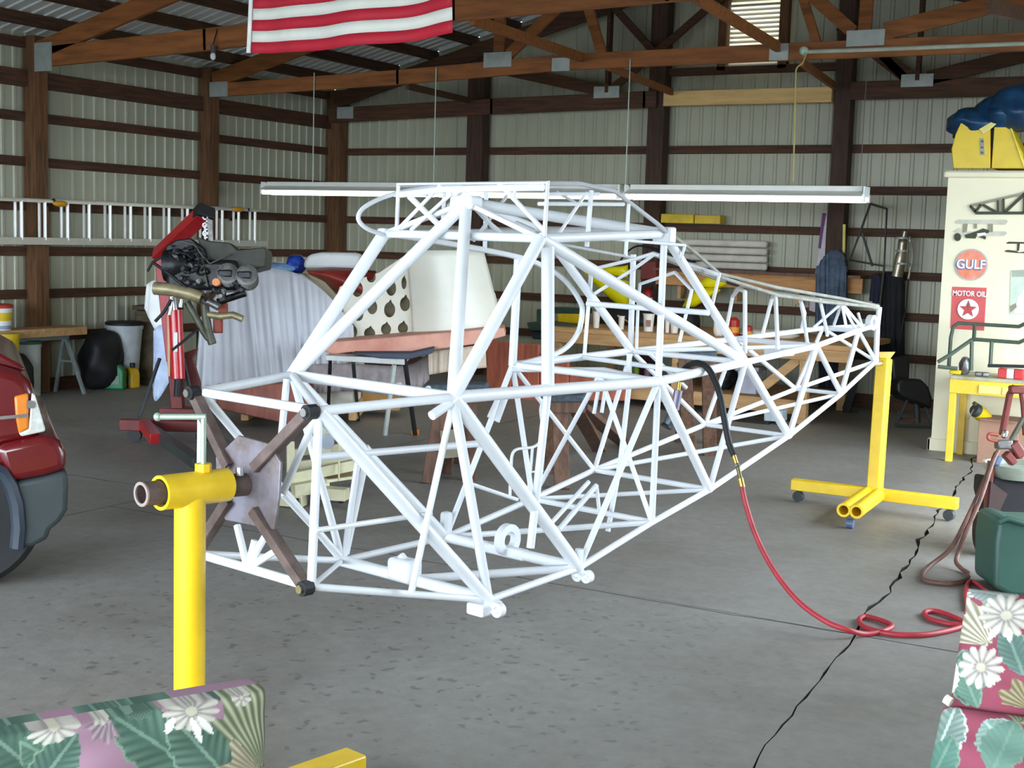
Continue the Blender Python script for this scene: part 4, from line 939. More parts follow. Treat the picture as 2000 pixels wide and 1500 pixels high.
# things on the bench
GT = mat('dark_green_toolbox', (46, 72, 60), .45, var=.12)
tb = thing('toolbox', 'dark green open toolbox on the left end of the workbench', 'toolbox', at_d(1070, 690, 12.9))
px_prism_y('body', [(1034, 646), (1110, 650), (1110, 666), (1040, 662)], 12.95, .3, mat('slate_toolbox', (52, 60, 70), .5), tb)
px_prism_y('lid', [(1028, 630), (1046, 628), (1118, 636), (1112, 650), (1034, 646)], 12.92, .34, GT, tb); px_prism_y('cantilever_tray', [(1048, 604), (1062, 603), (1062, 632), (1048, 630)], 12.98, .2, GT, tb, bevel=.004)
yc = thing('yellow_case', 'yellow drill case with black trim on the bench', 'case', at_y(1115, 650, 13.4))
px_prism_y('shell', [(1088, 612), (1136, 613), (1136, 632), (1088, 631)], 13.4, .2, YB_, yc); px_prism_y('base_shell', [(1082, 632), (1138, 633), (1138, 651), (1082, 650)], 13.4, .2, GT, yc); px_prism_y('trim', [(1078, 600), (1140, 603), (1140, 613), (1078, 612)], 13.4, .22, GT, yc, bevel=.004)
lump('duffel_bag', at_y(1226, 626, 13.85), (.34, .2, .17), mat('black_duffel', (34, 32, 36), .7, var=.3, scale=9), 'long black duffel bag lying at the back of the bench', 'bag', 21)
lump('black_helmet', at_y(1340, 630, 13.9), (.16, .16, .16), BLK, 'round black helmet shape behind the paper cups on the bench', 'helmet', 23, amp=.06)
CUP = mat('paper_cup', (238, 232, 220), .55, var=.05)
for i, (x, yb_, h, r, lab) in enumerate(((1164, 648, 30, 7, 'narrow white cup nearest the yellow case on the bench'), (1213, 650, 24, 6, 'slim white bottle cup right of the near black bag'), (1266, 652, 32, 11, 'wide white paint tub with brown print on the bench'), (1303, 648, 26, 5, 'slender white tube standing right of the paint tub'), (1317, 649, 16, 8, 'low white cup right of the slender tube'))):
    p = at_y(x, yb_, 13.0); k = dist(p)/FPX; p.z = ZB+.002
    t = thing('cup', lab, 'cup', p, 'white cups on the workbench')
    MB().lathe(p, [(r*k*.8, 0), (r*k, h*k), (r*k*1.08, h*k), (r*k*1.08, h*k+.012), (r*k*.9, h*k+.012)], n=20).build('body', CUP, t, smooth=True)
    if i == 2: MB().box(p+V((.02, -r*k*.95, h*k*.5)), (.05, .012, .07)).build('printed_label', mat('brown_print', (170, 130, 120), .6), t)
b = MB(); b.tube([at_y(1206, 616, 13.2), at_y(1233, 632, 13.25), at_y(1240, 656, 13.3)], .009, 6); b.build('brush_handle', PINE, label='thin pale brush handle sticking up above the bench', cat='brush')
for x, y, w_, m, nm_, lab in ((1432, 636, .10, mat('red_can', (186, 48, 34), .4), 'red_can', 'red and yellow can at the right part of the bench'), (1462, 648, .06, mat('red_cap_box', (176, 40, 40), .4), 'red_box', 'small red box right of the red can on the bench')):
    p = at_y(x, y+12, 13.2); p.z = ZB+.002
    t = thing(nm_, lab, 'can' if 'can' in nm_ else 'box', p)
    MB().lathe(p, [(w_*.6, 0), (w_*.6, w_*1.6), (w_*.3, w_*1.9)], n=18).build('body', m, t, smooth=True); MB().lathe(p, [(w_*.62, w_*.3), (w_*.62, w_*.9)], n=18, caps=False).build('label_band', mat('orange_yellow_band', (232, 164, 40), .5), t, smooth=True)
lump('paper_heap', at_y(1500, 652, 13.4)-V((0, 0, .0)), (.32, .2, .05), mat('crumpled_paper', (224, 218, 200), .7), 'heap of crumpled pale paper at the right end of the bench', 'paper', 31)
lump('white_rag', V((at_y(1404, 640, 13.0).x, 13.0, ZB+.09)), (.06, .06, .10), CUP, 'white rag bundle left of the red can', 'rag', 33)
# under bench bits
t = thing('white_bin', 'white plastic bin on the bench shelf', 'bin', at_y(1459, 780, 13.1)); px_prism_y('body', [(1440, 722), (1478, 724), (1474, 789), (1444, 788)], 13.1, .2, mat('white_bin', (206, 208, 226), .5), t, bevel=.012); px_prism_y('rim', [(1436, 716), (1482, 718), (1482, 726), (1436, 724)], 13.08, .24, mat('grey_rim', (170, 172, 180), .5), t, bevel=.004)
for x, y, rgb, nm_, lab in ((1240, 768, (120, 150, 40), 'spray_can', 'green and yellow spray can on the bench shelf'), (1262, 772, (150, 110, 130), 'spray_can', 'mauve spray can on the bench shelf'), (1340, 768, (190, 60, 40), 'spray_can', 'red spray can on the bench shelf')):
    p = at_y(x, y+16, 13.1); p.z = .222; t = thing(nm_, lab, 'can', p, 'spray cans on the bench shelf')
    MB().lathe(p, [(.035, 0), (.035, .16), (.015, .185)], n=14).build('body', mat('can_%d' % x, rgb, .35), t, smooth=True); MB().lathe(p+V((0, 0, .185)), [(.02, 0), (.02, .035)], n=12).build('cap', WHT, t, smooth=True)
lump('black_machine', V((at_y(1408, 742, 13.3).x, 13.3, .34)), (.16, .13, .13), BLK, 'black machine part with bright fins on the bench shelf', 'machine part', 35, amp=.3)
px_prism_y('grey_box_low', [(1492, 800), (1528, 802), (1528, 824), (1492, 822)], 12.55, .15, mat('pale_blue_box', (196, 210, 216), .5), bevel=.005, label='pale blue carton on the floor by the right bench leg', cat='carton')
# back wall things
def bw(x, y, Y=14.56): return at_y(x, y, Y)
sh = thing('plank_shelf', 'long orange brown plank shelf on the back wall above the bench', 'shelf', bw(1480, 600))
MB().bb((bw(1290, 570).x, 14.40, 1.255), (bw(1690, 590).x, 14.44, 1.42)).build('front_board', mat('orange_brown_board', (206, 150, 94), .7, var=.2, scale=4, stretch=(.6, 5, 5)), sh, bevel=.004)
MB().bb((bw(1290, 570).x, 14.30, 1.42), (bw(1690, 590).x, 14.58, 1.45)).build('shelf_board', BRW, sh)
for x in (1330, 1440, 1560): MB().bb((bw(x, 570).x, 14.45, 1.1), (bw(x, 570).x+.04, 14.6, 1.42)).build('bracket', PINE2, sh)
YW = mat('yellow_wheel_fairing', (255, 240, 8), .35, var=.05)
def fairing(label, pts, Y, th):
    t = thing('wheel_fairing', label, 'fairing', at_y(pts[0][0], pts[0][1], Y))
    b = MB(); n = len(pts); cx = sum(p[0] for p in pts)/n; cy = sum(p[1] for p in pts)/n
    rings = []
    for k, (o, s) in enumerate(((.0, .6), (.03, .88), (.08, 1.0), (.13, 1.0), (.17, .9))):
        rings.append([at_y(cx+(x-cx)*s, cy+(y-cy)*s, Y-.17+o) for x, y in pts])
    vs = [p for r in rings for p in r]; fs = [tuple(range(n)), tuple(range(4*n, 5*n))]
    for k in range(4):
        for i in range(n): fs.append((k*n+i, k*n+(i+1) % n, (k+1)*n+(i+1) % n, (k+1)*n+i))
    b._add(vs, fs); b.build('shell', YW, t, smooth='all'); return t
fairing('yellow wheel fairing hanging left on the back wall', [(1128, 515), (1160, 530), (1190, 541), (1218, 547), (1229, 549), (1229, 598), (1212, 598), (1192, 584), (1165, 560), (1142, 536)], 14.6, .2)
fairing('smaller yellow fairing strip above the left wheel fairing', [(1172, 524), (1186, 521), (1220, 519), (1227, 517), (1228, 542), (1200, 538), (1180, 536)], 14.6, .1)
fairing('yellow wheel fairing hanging right over the shelf', [(p.x, p.y) for p in curve([(1332, 600, 0), (1350, 572, 0), (1376, 562, 0), (1408, 566, 0), (1386, 582, 0), (1356, 600, 0)], 3)], 14.45, .2)
fairing('yellow fairing half above the right wheel fairing', [(p.x, p.y) for p in curve([(1362, 560, 0), (1372, 545, 0), (1396, 538, 0), (1424, 542, 0), (1422, 556, 0), (1404, 563, 0)], 3)], 14.5, .2)
ex = thing('fire_extinguisher', 'red fire extinguisher hanging on the post behind the cabin', 'extinguisher', bw(1265, 605, 14.38))
c = bw(1265, 596, 14.36); MB().lathe(c, [(.05, 0), (.055, .02), (.055, .15), (.03, .19), (.02, .2)], n=18).build('body', mat('extinguisher_red', (170, 26, 30), .3), ex, smooth=True)
MB().lathe(c, [(.0565, .04), (.0565, .09)], n=18, caps=False).build('label_band', WHT, ex, smooth=True); MB().box(c+V((.0, 0, .22)), (.09, .03, .04)).build('valve', BLK, ex, bevel=.006)
MB().tube([c+V((.03, 0, .22)), c+V((.08, 0, .16)), c+V((.075, 0, .04))], .01, 8).build('hose', BLK, ex, smooth=True)
px_prism_y('red_metal_box', [(1252, 512), (1280, 510), (1282, 545), (1250, 546)], 14.31, .12, mat('brick_red_box', (120, 40, 34), .5), bevel=.008, label='brick red metal box on the post above the extinguisher', cat='box')
b = MB(); b.tube(curve([bw(1212, 508, 14.4), bw(1230, 488, 14.4), bw(1252, 480, 14.4), bw(1290, 490, 14.4), bw(1330, 505, 14.4), bw(1358, 512, 14.4)], 6), .012, 8); b.build('black_cable', BLK, smooth=True, label='black cable arched over the post above the red box', cat='cable')
cs = thing('yellow_light_box', 'long yellow boxes resting on the back wall girt', 'box', bw(1350, 436, 14.5))
MB().bb((-6.215, 14.44, 1.97), (bw(1358, 430, 14.5).x, 14.6, 2.075)).build('left_box', YB_, cs, bevel=.006); MB().bb((bw(1360, 430, 14.5).x, 14.44, 1.97), (bw(1410, 430, 14.5).x, 14.6, 2.07)).build('right_box', mat('warm_yellow_box', (214, 180, 40), .5), cs, bevel=.006)
cw = thing('panel_stack', 'stack of white corrugated sheets leaning on the back wall', 'sheets', bw(1450, 540, 14.5))
for i in range(5):
    z0 = at_y(1400, 468, 14.5).z-.085*i
    b = MB(); b.bb((bw(1335, 500).x, 14.46+.01*i, z0-.075), (bw(1502, 500).x, 14.52+.01*i, z0)); b.build('sheet', mat('off_white_sheet', (210, 204, 192), .55), cw, bevel=.02)
# jacket and coveralls on the post
def garment(name, top, bot, D, m, label, cat, nf=4, seed=1, fold=.05):
    t = cloth_between(top, bot, D, 36, 16, fold, nf, seed, True); return t.build(name, m, smooth='all', solid=.05, label=label, cat=cat)
DENIM = mat('blue_grey_denim', (82, 100, 122), .8, var=.25, scale=9)
garment('work_jacket', [(1598, 520), (1612, 500), (1628, 488), (1648, 496), (1652, 520)], [(1596, 640), (1612, 650), (1626, 652), (1640, 646), (1650, 630)], 14.28, DENIM, 'blue grey work jacket hanging on the right hand post', 'jacket', 3, 4)
garment('dark_trousers', [(1600, 640), (1625, 636), (1652, 600)], [(1606, 762), (1628, 766), (1656, 762)], 14.25, mat('navy_cloth', (30, 38, 54), .8, var=.3, scale=8), 'dark navy trousers hanging below the blue grey jacket', 'trousers', 2, 8)
garment('black_coveralls', [(1720, 536), (1742, 530), (1764, 536)], [(1722, 694), (1740, 704), (1762, 696)], 14.46, mat('black_cloth', (26, 27, 32), .85, var=.3, scale=8), 'long black coveralls hanging on the back wall', 'coveralls', 2, 9, .06)
garment('navy_apron', [(1706, 536), (1714, 534), (1720, 540)], [(1702, 588), (1712, 592), (1718, 590)], 14.5, mat('dark_navy', (40, 42, 62), .85), 'narrow navy cloth beside the black coveralls', 'cloth', 1, 3, .03)
px_prism_y('race_banner', [(1606, 414), (1616, 412), (1610, 520), (1592, 610), (1580, 606), (1598, 500)], 14.585, .02, mat('lilac_white_banner', (214, 204, 214), .6), bevel=.002, label='narrow lilac white banner hanging left of the right post', cat='banner')
px_prism_y('banner_print', [(1606, 416), (1613, 416), (1608, 444), (1602, 486), (1598, 484)], 14.57, .012, mat('purple_print', (110, 50, 110), .6), sc.objects['race_banner'], bevel=0)
px_prism_y('yellow_level', [(1646, 438), (1651, 438), (1650, 500), (1645, 500)], 14.40, .03, mat('pale_yellow', (226, 206, 96), .5), bevel=.002, label='narrow yellow level hung on the right side of the post', cat='level')
DST = mat('dark_steel_tube', (74, 80, 74), .5, metal=.3)
tfm = thing('tail_surface_frame', 'dark steel tube frame hanging on the back wall right of the post', 'frame', bw(1700, 520, 14.4))
for pts in (((1700, 398), (1732, 408), (1727, 520), (1660, 508), (1700, 398)), ((1684, 455), (1704, 520)),):
    MB().tube([bw(x, y, 14.42) for x, y in pts], .014, 8).build('tube', DST, tfm, smooth=True)
MB().tube([bw(1727, 520, 14.42), bw(1718, 600, 14.42), bw(1716, 640, 14.42)], .012, 8).build('tube', DST, tfm, smooth=True)
al = thing('bent_alloy_duct', 'twisted bright alloy duct hanging above the black coveralls', 'duct', bw(1765, 500, 14.4))
MB().tube(curve([bw(1752, 540, 14.4), bw(1760, 500, 14.4), bw(1764, 470, 14.4), bw(1768, 452, 14.4)], 5), [.06]*6+[.05]*5+[.03]*5, 12).build('duct', mat('alloy_sheet', (168, 160, 140), .3, metal=.7, var=.2), al, smooth=True)
for y in (465, 490, 515): MB().pipe(bw(1763, y, 14.4)-V((0, 0, .01)), bw(1763, y, 14.4)+V((0, 0, .01)), .075, .06, 16).build('ring', PLATE, al, smooth=True)
MB().tube(curve([bw(1774, 545, 14.4), bw(1782, 500, 14.4), bw(1776, 462, 14.4)], 4), .012, 8).build('edge_wire', CHROME, al, smooth=True)
MB().tube([bw(1752, 690, 14.3), bw(1770, 600, 14.3), bw(1774, 546, 14.3)], .008, 6).build('cord', BLK, al)
# chair, pedestal stool by the right wall corner
chg = at_z(1785, 832); oc = thing('swivel_chair', 'black padded swivel stool with a tubular foot ring by the white office wall', 'chair', chg)
OD = dist(chg)-.05
lumpb = MB(); 
b = MB(); b.prism([at_d(x, y, OD-.15) for x, y in ((1751, 748), (1762, 738), (1800, 740), (1815, 756), (1822, 778), (1820, 800), (1798, 790), (1765, 778), (1752, 766))], CF*.34); b.build('seat', mat('black_vinyl', (22, 22, 24), .45), oc, bevel=.03, seg=3)
b = MB(); b.prism([at_d(x, y, OD+.15) for x, y in ((1742, 700), (1770, 692), (1778, 700), (1776, 745), (1745, 745))], CF*.08); b.build('backrest', mat('black_vinyl', (22, 22, 24), .45), oc, bevel=.02, seg=3)
MB().tube([at_d(1790, 785, OD), at_d(1792, 826, OD)], .03, 10).build('column', DGREY, oc, smooth=True)
for (x0, y0), (x1, y1) in (((1772, 782), (1750, 830)), ((1750, 830), (1752, 842)), ((1752, 842), (1800, 850)), ((1800, 850), (1822, 842)), ((1822, 842), (1806, 788)), ((1750, 832), (1822, 834)), ((1756, 802), (1750, 832))):
    MB().tube([at_d(x0, y0, OD-.1), at_d(x1, y1, OD-.1)], .014, 8).build('foot_tube', DGREY, oc, smooth=True)
MB().beam(at_d(1760, 818, OD), at_d(1795, 820, OD), .05, .02).build('red_bar', mat('faded_red', (120, 50, 54), .6), oc)
st = thing('floor_jack_stool', 'dark pedestal on a caster beyond the tail', 'pedestal', at_z(1655, 808))
g0 = at_z(1652, 806); MB().beam(at_d(1672, 740, dist(g0)), at_d(1652, 800, dist(g0)), .07, .05).build('arm', DGREY, st); MB().lathe(at_d(1668, 804, dist(g0))-CF*.02, [(.045, 0), (.045, .04)], CF, 14).build('caster', BLK, st, smooth=True); MB().lathe(at_d(1652, 802, dist(g0))-CF*.02, [(.03, 0), (.03, .04)], CF, 14).build('caster', BLK, st, smooth=True)
# ------------------------------------------------------------------ right side: white office wall, signs, yellow bench, welding cart
OY = 11.9
OFFW = mat('cream_white_drywall', (234, 226, 194), .6, var=.02, scale=2)
OX0 = -2.465
wo = MB().bb((OX0, OY, 0), (XR, OY+.10, 2.40)).build('wall_office', OFFW, kind='structure')
MB().bb((OX0, OY+.10, 0), (OX0+.10, YB-.25, 2.40)).build('side_panel', OFFW, wo)
MB().bb((OX0-.02, OY+.0, 2.40), (XR, YB-.25, 2.43)).build('roof_deck', OFFW, wo)
MB().bb((OX0-.035, OY-.03, 2.37), (XR, OY+.0, 2.425)).build('crown_trim', OFFW, wo, bevel=.012)
MB().bb((OX0-.035, OY-.03, 2.37), (OX0, YB-.25, 2.425)).build('crown_trim', OFFW, wo, bevel=.012)
MB().bb((OX0-.03, OY-.022, 0), (XR, OY+.0, .11)).build('base_trim', OFFW, wo, bevel=.008)
MB().bb((OX0-.03, OY-.022, 0), (OX0, YB-.25, .11)).build('base_trim', OFFW, wo, bevel=.008)
def ow(x, y, o=.004): return at_y(x, y, OY-o)
UPZ = V((0, 0, 1)); XR1 = V((1, 0, 0))
INK = mat('dark_olive_ink', (66, 68, 48), .7); INK2 = mat('grey_olive_ink', (150, 146, 122), .7); PAPG = mat('pale_grey_print', (206, 202, 182), .7)
# truss shaped rack plate
t = thing('wall_truss_ornament', 'dark olive wing truss ornament on the cream office wall, highest', 'ornament', ow(1950, 415))
for (a, b2, w_, m) in (((1895, 402), (2000, 378), .022, INK2), ((1905, 416), (2000, 416), .024, INK), ((1895, 402), (1905, 414), .022, INK), ((1905, 414), (1916, 399), .022, INK), ((1918, 399), (1946, 415), .022, INK), ((1962, 415), (2006, 374), .024, INK), ((1949, 390), (1949, 414), .016, INK), ((1960, 388), (1960, 414), .016, INK), ((2000, 380), (1999, 416), .012, INK)):
    MB().beam(ow(*a, .012), ow(*b2, .012), .018, w_).build('bar', m, t)
MB().prism([ow(x, y, .01) for x, y in ((1949, 390), (1960, 388), (1960, 414), (1949, 414))], (0, .004, 0)).build('web_plate', INK2, t)
# biplane picture cut-outs
def cutout(name, label, pieces):
    t = thing(name, label, 'picture', ow(*pieces[0][1][0]))
    for i, (m, pts, nm_) in enumerate(pieces): MB().prism([ow(x, y, .006+.0012*i) for x, y in pts], (0, .004, 0)).build(nm_, m, t)
cutout('biplane_print', 'small grey biplane print on the office wall above the round sign', [
    (PAPG, [(1865, 433), (1873, 429), (1966, 429), (1968, 433), (1963, 439), (1868, 437)], 'upper_wing'), (PAPG, [(1862, 452), (1874, 445), (1880, 452), (1964, 452), (1967, 456), (1960, 461), (1880, 462)], 'lower_wing'),
    (INK2, [(1881, 437), (1890, 437), (1888, 452), (1880, 455)], 'strut'), (INK2, [(1930, 437), (1939, 437), (1939, 453), (1930, 454)], 'strut'), (INK2, [(1902, 437), (1908, 437), (1908, 446), (1903, 447)], 'strut'),
    (INK, [(1884, 459), (1912, 450), (1920, 446), (1932, 450), (1931, 455), (1908, 458), (1905, 466), (1886, 465)], 'fuselage'), (INK, [(p.x, p.y) for p in [V((1870+7*math.cos(k*.6283), 463+8*math.sin(k*.6283), 0)) for k in range(10)]], 'engine'),
    (INK, [(1911, 463), (1922, 460), (1926, 463), (1924, 468), (1918, 465)], 'wheel'), (WHT, [(1908, 456), (1924, 454), (1926, 458), (1910, 462)], 'nose_light')])
cutout('second_biplane_print', 'dark biplane print cut off by the right edge of the picture', [(INK, [(1966, 474), (1970, 472), (2012, 473), (2012, 476), (1966, 476)], 'upper_wing'), (INK, [(1962, 490), (1968, 488), (1985, 490), (1990, 493), (2012, 490), (2012, 495), (1985, 494), (1964, 492)], 'lower_wing'), (INK, [(1987, 476), (1992, 476), (1990, 490), (1986, 490)], 'strut')])
cutout('framed_print', 'pale green print with a white figure at the right edge of the office wall', [(mat('pale_mint_print', (206, 220, 200), .6), [(1974, 530), (2030, 528), (2030, 612), (1972, 614)], 'paper'), (mat('grey_green_header', (168, 176, 156), .6), [(1976, 528), (2030, 526), (2030, 540), (1976, 541)], 'header'), (WHT, [(1988, 580), (1998, 566), (2010, 560), (2010, 612), (1980, 612)], 'figure'), (INK2, [(1972, 598), (1984, 592), (1986, 600), (1974, 610)], 'shadow_shape')])
# round petrol sign
gs = thing('round_sign', 'round orange sign lettered GULF on the office wall', 'sign', ow(1897, 517))
gc = ow(1897, 517, .003)
k_ = dist(gc)/FPX; R_g = 31*k_
MB().lathe(gc, [(R_g, 0), (R_g, .008)], (0, -1, 0), 40).build('rim', mat('pale_blue_rim', (176, 186, 190), .4), gs, smooth=True)
b = MB(); b.lathe(gc+V((0, -.009, 0)), [(R_g*.93, 0), (R_g*.93, .003)], (0, -1, 0), 40); disc_ = b.build('disc', mat('sign_orange', (222, 116, 70), .45, var=.1, scale=9, rgb2=(226, 150, 130)), gs, smooth=True)
GW = mat('sign_white', (244, 244, 240), .5); GB = mat('sign_blue', (84, 106, 160), .5)
text_mesh('lettering_shadow', 'GULF', R_g*.80, .0015, GB, disc_, gc+V((-.006, -.0135, -.006)), XR1, UPZ, sx=.92, bold=.006)
text_mesh('lettering', 'GULF', R_g*.80, .0015, GW, disc_, gc+V((0, -.016, 0)), XR1, UPZ, sx=.92, bold=.002)
# motor oil sign
ms = thing('star_sign', 'red rectangular sign with white disc and red star, lettered MOTOR OIL', 'sign', ow(1890, 640))
SR = mat('sign_red', (206, 84, 82), .5, var=.06); 
MB().prism([ow(x, y, .004) for x, y in ((1860, 560), (1927, 562), (1922, 646), (1856, 642))], (0, .006, 0)).build('plate', SR, ms)
sc0 = ow(1891, 604, .012); sr = 20*dist(sc0)/FPX
b = MB(); b.lathe(sc0, [(sr, 0), (sr, .003)], (0, -1, 0), 36); mdisc_ = b.build('disc', GW, ms, smooth=True)
st_ = []
for i in range(10):
    a = math.pi/2+i*math.pi/5; r = sr*(.86 if i % 2 == 0 else .36); st_.append(sc0+V((r*math.cos(a), -.007, r*math.sin(a))))
MB().prism(st_, (0, .003, 0)).build('star', mat('star_red', (196, 66, 68), .5), mdisc_)
text_mesh('star_letter', 'T', sr*.55, .001, mat('sign_green', (60, 110, 80), .5), mdisc_, sc0+V((0, -.010, sr*.28)), XR1, UPZ)
text_mesh('lettering', 'MOTOR OIL', .062, .0015, GW, ms, ow(1893, 574, .012), XR1, UPZ, sx=.82, bold=.0015)
text_mesh('small_lettering', 'MOTOR OIL', .022, .001, GW, ms, ow(1890, 632, .012), XR1, UPZ)
# yellow cowling box and blue tarp on the office roof
yk = thing('yellow_cowling', 'folded yellow cowling pieces standing on the office roof edge', 'cowling', at_y(1930, 331, OY+.05))
YK = mat('yellow_cowling_paint', (228, 196, 22), .4, var=.06)
def okp(x, y, o=0): return at_y(x, y, OY+.06+o)
def okprism(nm_, pts, m, o=0, th=.04, bevel=.006, par=None): return MB().prism([okp(x, y, o) for x, y in pts], (0, th, 0)).build(nm_, m, par or yk, bevel=bevel)
okprism('left_panel', [(1862, 329), (1858, 290), (1884, 228), (1888, 236), (1911, 239), (1913, 252), (1930, 245), (1934, 243), (1934, 329)], YK)
okprism('right_panel', [(1936, 329), (1942, 243), (1960, 243), (1972, 245), (1998, 300), (2001, 329)], YK, .0, .3)
okprism('ridge', [(1970, 245), (1974, 244), (2003, 322), (1999, 328)], mat('light_yellow_edge', (244, 222, 70), .4), -.015, .03)
okprism('dark_gap', [(1933, 328), (1936, 246), (1944, 240), (1938, 328)], BLK, .05, .25)
okprism('cream_flap', [(1912, 252), (1936, 238), (1946, 242), (1930, 256), (1920, 262)], mat('pale_flap', (238, 222, 130), .5), -.02, .01, .002)
okprism('side_return', [(1858, 292), (1872, 262), (1884, 230), (1880, 232), (1866, 262)], YK, .0, .4)
okprism('grey_label', [(1913, 270), (1921, 270), (1923, 303), (1914, 303)], mat('grey_label', (168, 166, 150), .6), -.004, .003, 0)
for yy in (274, 286, 296): okprism('label_mark', [(1915, yy), (1920, yy), (1921, yy+4), (1916, yy+4)], mat('label_mark', (96, 92, 84), .6), -.006, .002, 0)
TARP = mat('blue_tarp', (16, 66, 104), .35, var=.3, scale=6, bump=.5)
for i, (x, y, r, lab) in enumerate(((1905, 222, (.24, .16, .13), 'blue tarpaulin fold over the left of the yellow cowling'), (1960, 205, (.26, .2, .16), 'blue tarpaulin heap on top of the yellow cowling'), (2000, 195, (.3, .24, .2), 'blue tarpaulin heap at the right frame edge'))):
    lump('blue_tarpaulin', at_y(x, y+18, OY+.2), r, TARP, lab, 'tarp', 40+i, amp=.22)
okprism('dark_lining', [(1860, 270), (1862, 240), (1884, 222), (1884, 232), (1868, 262)], mat('dark_lining', (30, 34, 44), .8), .1, .2)
# yellow bench
yb = thing('yellow_bench', 'yellow painted steel work bench against the cream office wall', 'bench', at_z(1850, 900))
YB2 = mat('yellow_bench_paint', (236, 196, 50), .45, var=.08)
zt_ = at_y(1856, 733, 11.36).z
bx0 = at_y(1856, 733, 11.36).x
MB().bb((bx0, 11.36, zt_-.03), (-.9, OY-.03, zt_)).build('top', mat('worn_bench_top', (186, 180, 150), .6, var=.2), yb, bevel=.004)
MB().bb((bx0, 11.35, zt_-.145), (-.9, 11.38, zt_-.028)).build('front_apron', YB2, yb, bevel=.004)
MB().bb((bx0, 11.36, zt_-.14), (bx0+.03, OY-.03, zt_-.03)).build('side_apron', YB2, yb)
for x in (bx0, -1.0):
    for y in (11.36, 11.82): MB().bb((x, y, 0), (x+.055, y+.05, zt_-.03)).build('leg', YB2, yb, bevel=.004)
MB().bb((at_y(1912, 765, 11.35).x, 11.335, zt_-.125), (at_y(1955, 765, 11.35).x, 11.35, zt_-.06)).build('drawer_label', mat('light_yellow_label', (246, 222, 128), .5), yb)
MB().bb((at_y(1958, 768, 11.35).x, 11.335, zt_-.12), (at_y(1996, 768, 11.35).x, 11.35, zt_-.065)).build('drawer_label', mat('light_yellow_label', (246, 222, 128), .5), yb)
# bent tube frame on the bench
bf = thing('bent_tube_frame', 'dark green bent tube frame standing on the yellow bench', 'frame', at_y(1900, 722, 11.5))
DGT = mat('dark_green_grey_tube', (84, 98, 84), .45, metal=.2)
def bt2(x, y, o=0): return at_y(x, y, 11.5+o)
for pts in ([(1832, 707, -.15), (1860, 690, -.1), (1897, 664, 0), (1906, 663, 0), (1990, 669, 0), (2010, 660, 0)], [(1853, 718, .15), (1857, 660, .15), (1862, 638, .15), (1872, 631, .15), (1990, 638, .15), (2010, 628, .1)], [(1898, 664, 0), (1897, 724, 0)], [(1904, 634, .15), (1902, 663, .05)], [(1937, 667, 0), (1934, 716, 0)], [(1832, 716, -.15), (1870, 720, -.1)]):
    MB().tube([bt2(*p) for p in pts], .016, 8).build('tube', DGT, bf, smooth=True)
def bench_pos(x, o=.15): p = at_y(x, 726, 11.36+o); p.z = zt_+.001; return p
lump('grey_pump', bench_pos(1884)+V((0, 0, .07)), (.045, .045, .08), ALC, 'grey pump body on the left of the yellow bench', 'pump', 51)
for i, x in enumerate((1866, 1912, 1925)): 
    p = bench_pos(x, .1); MB().box(p+V((0, 0, .02)), (.09 if i == 0 else .06, .05, .035), rotz(.2*i)).build('bench_tool', YB_ if i == 0 else ALC, label=['yellow handled tool at the left end of the yellow bench', 'alloy part in the middle of the yellow bench', 'second alloy part beside the red boxes'][i], cat='tool', bevel=.008)
for i, (x, rgb) in enumerate(((1960, (196, 44, 44)), (1975, (226, 222, 214)), (1990, (206, 40, 44)))):
    p = bench_pos(x, .12); MB().box(p+V((0, 0, .04)), (.075, .08, .078)).build('parts_box', mat('parts_box_%d' % i, rgb, .45), label=['red parts box, left of the three on the yellow bench', 'white parts box between two red ones on the yellow bench', 'red parts box at the right end of the three'][i], cat='box', bevel=.005, group='small boxes on the yellow bench')
b = MB(); b.beam(bt2(1930, 714), bt2(2015, 716), .05, .025); b.build('black_bar', BLK, label='black steel bar lying over the boxes on the yellow bench', cat='bar')
# carton and flashlight under the bench
cg = at_z(1938, 906); ct = thing('cardboard_carton', 'brown cardboard carton on the floor under the yellow bench', 'carton', cg)
CARD = mat('brown_cardboard', (160, 122, 100), .8, var=.08)
MB().bb((at_y(1907, 900, 11.45).x, 11.45, 0), (at_y(1985, 900, 11.45).x, 11.83, .37)).build('body', CARD, ct, bevel=.004)
MB().bb((at_y(1912, 900, 11.45).x, 11.40, .37), (at_y(1985, 900, 11.45).x, 11.47, .375)).build('flap', CARD, ct)
fl_ = thing('yellow_torch', 'yellow and grey work light lying slanted on the brown carton', 'torch', at_d(1915, 815, 11.2))
a = at_d(1902, 799, 11.15); c2 = at_d(1936, 822, 11.25)
d_ = (c2-a)
MB().lathe(a+d_*.18, [(.06, 0), (.062, .05), (.05, .13)], d_, 16).build('body', YB_, fl_, smooth=True); MB().lathe(a, [(.045, 0), (.06, .03), (.055, .05)], d_, 16).build('head', DGREY, fl_, smooth=True); MB().tube([a+CU*.05, a+d_*.6+CU*.055, c2+CU*.0], .018, 8).build('handle', mat('olive_handle', (96, 96, 50), .5), fl_, smooth=True)
MB().tube([a, a-CR*.05-CU*.09], .005, 6).build('probe', CHROME, fl_)
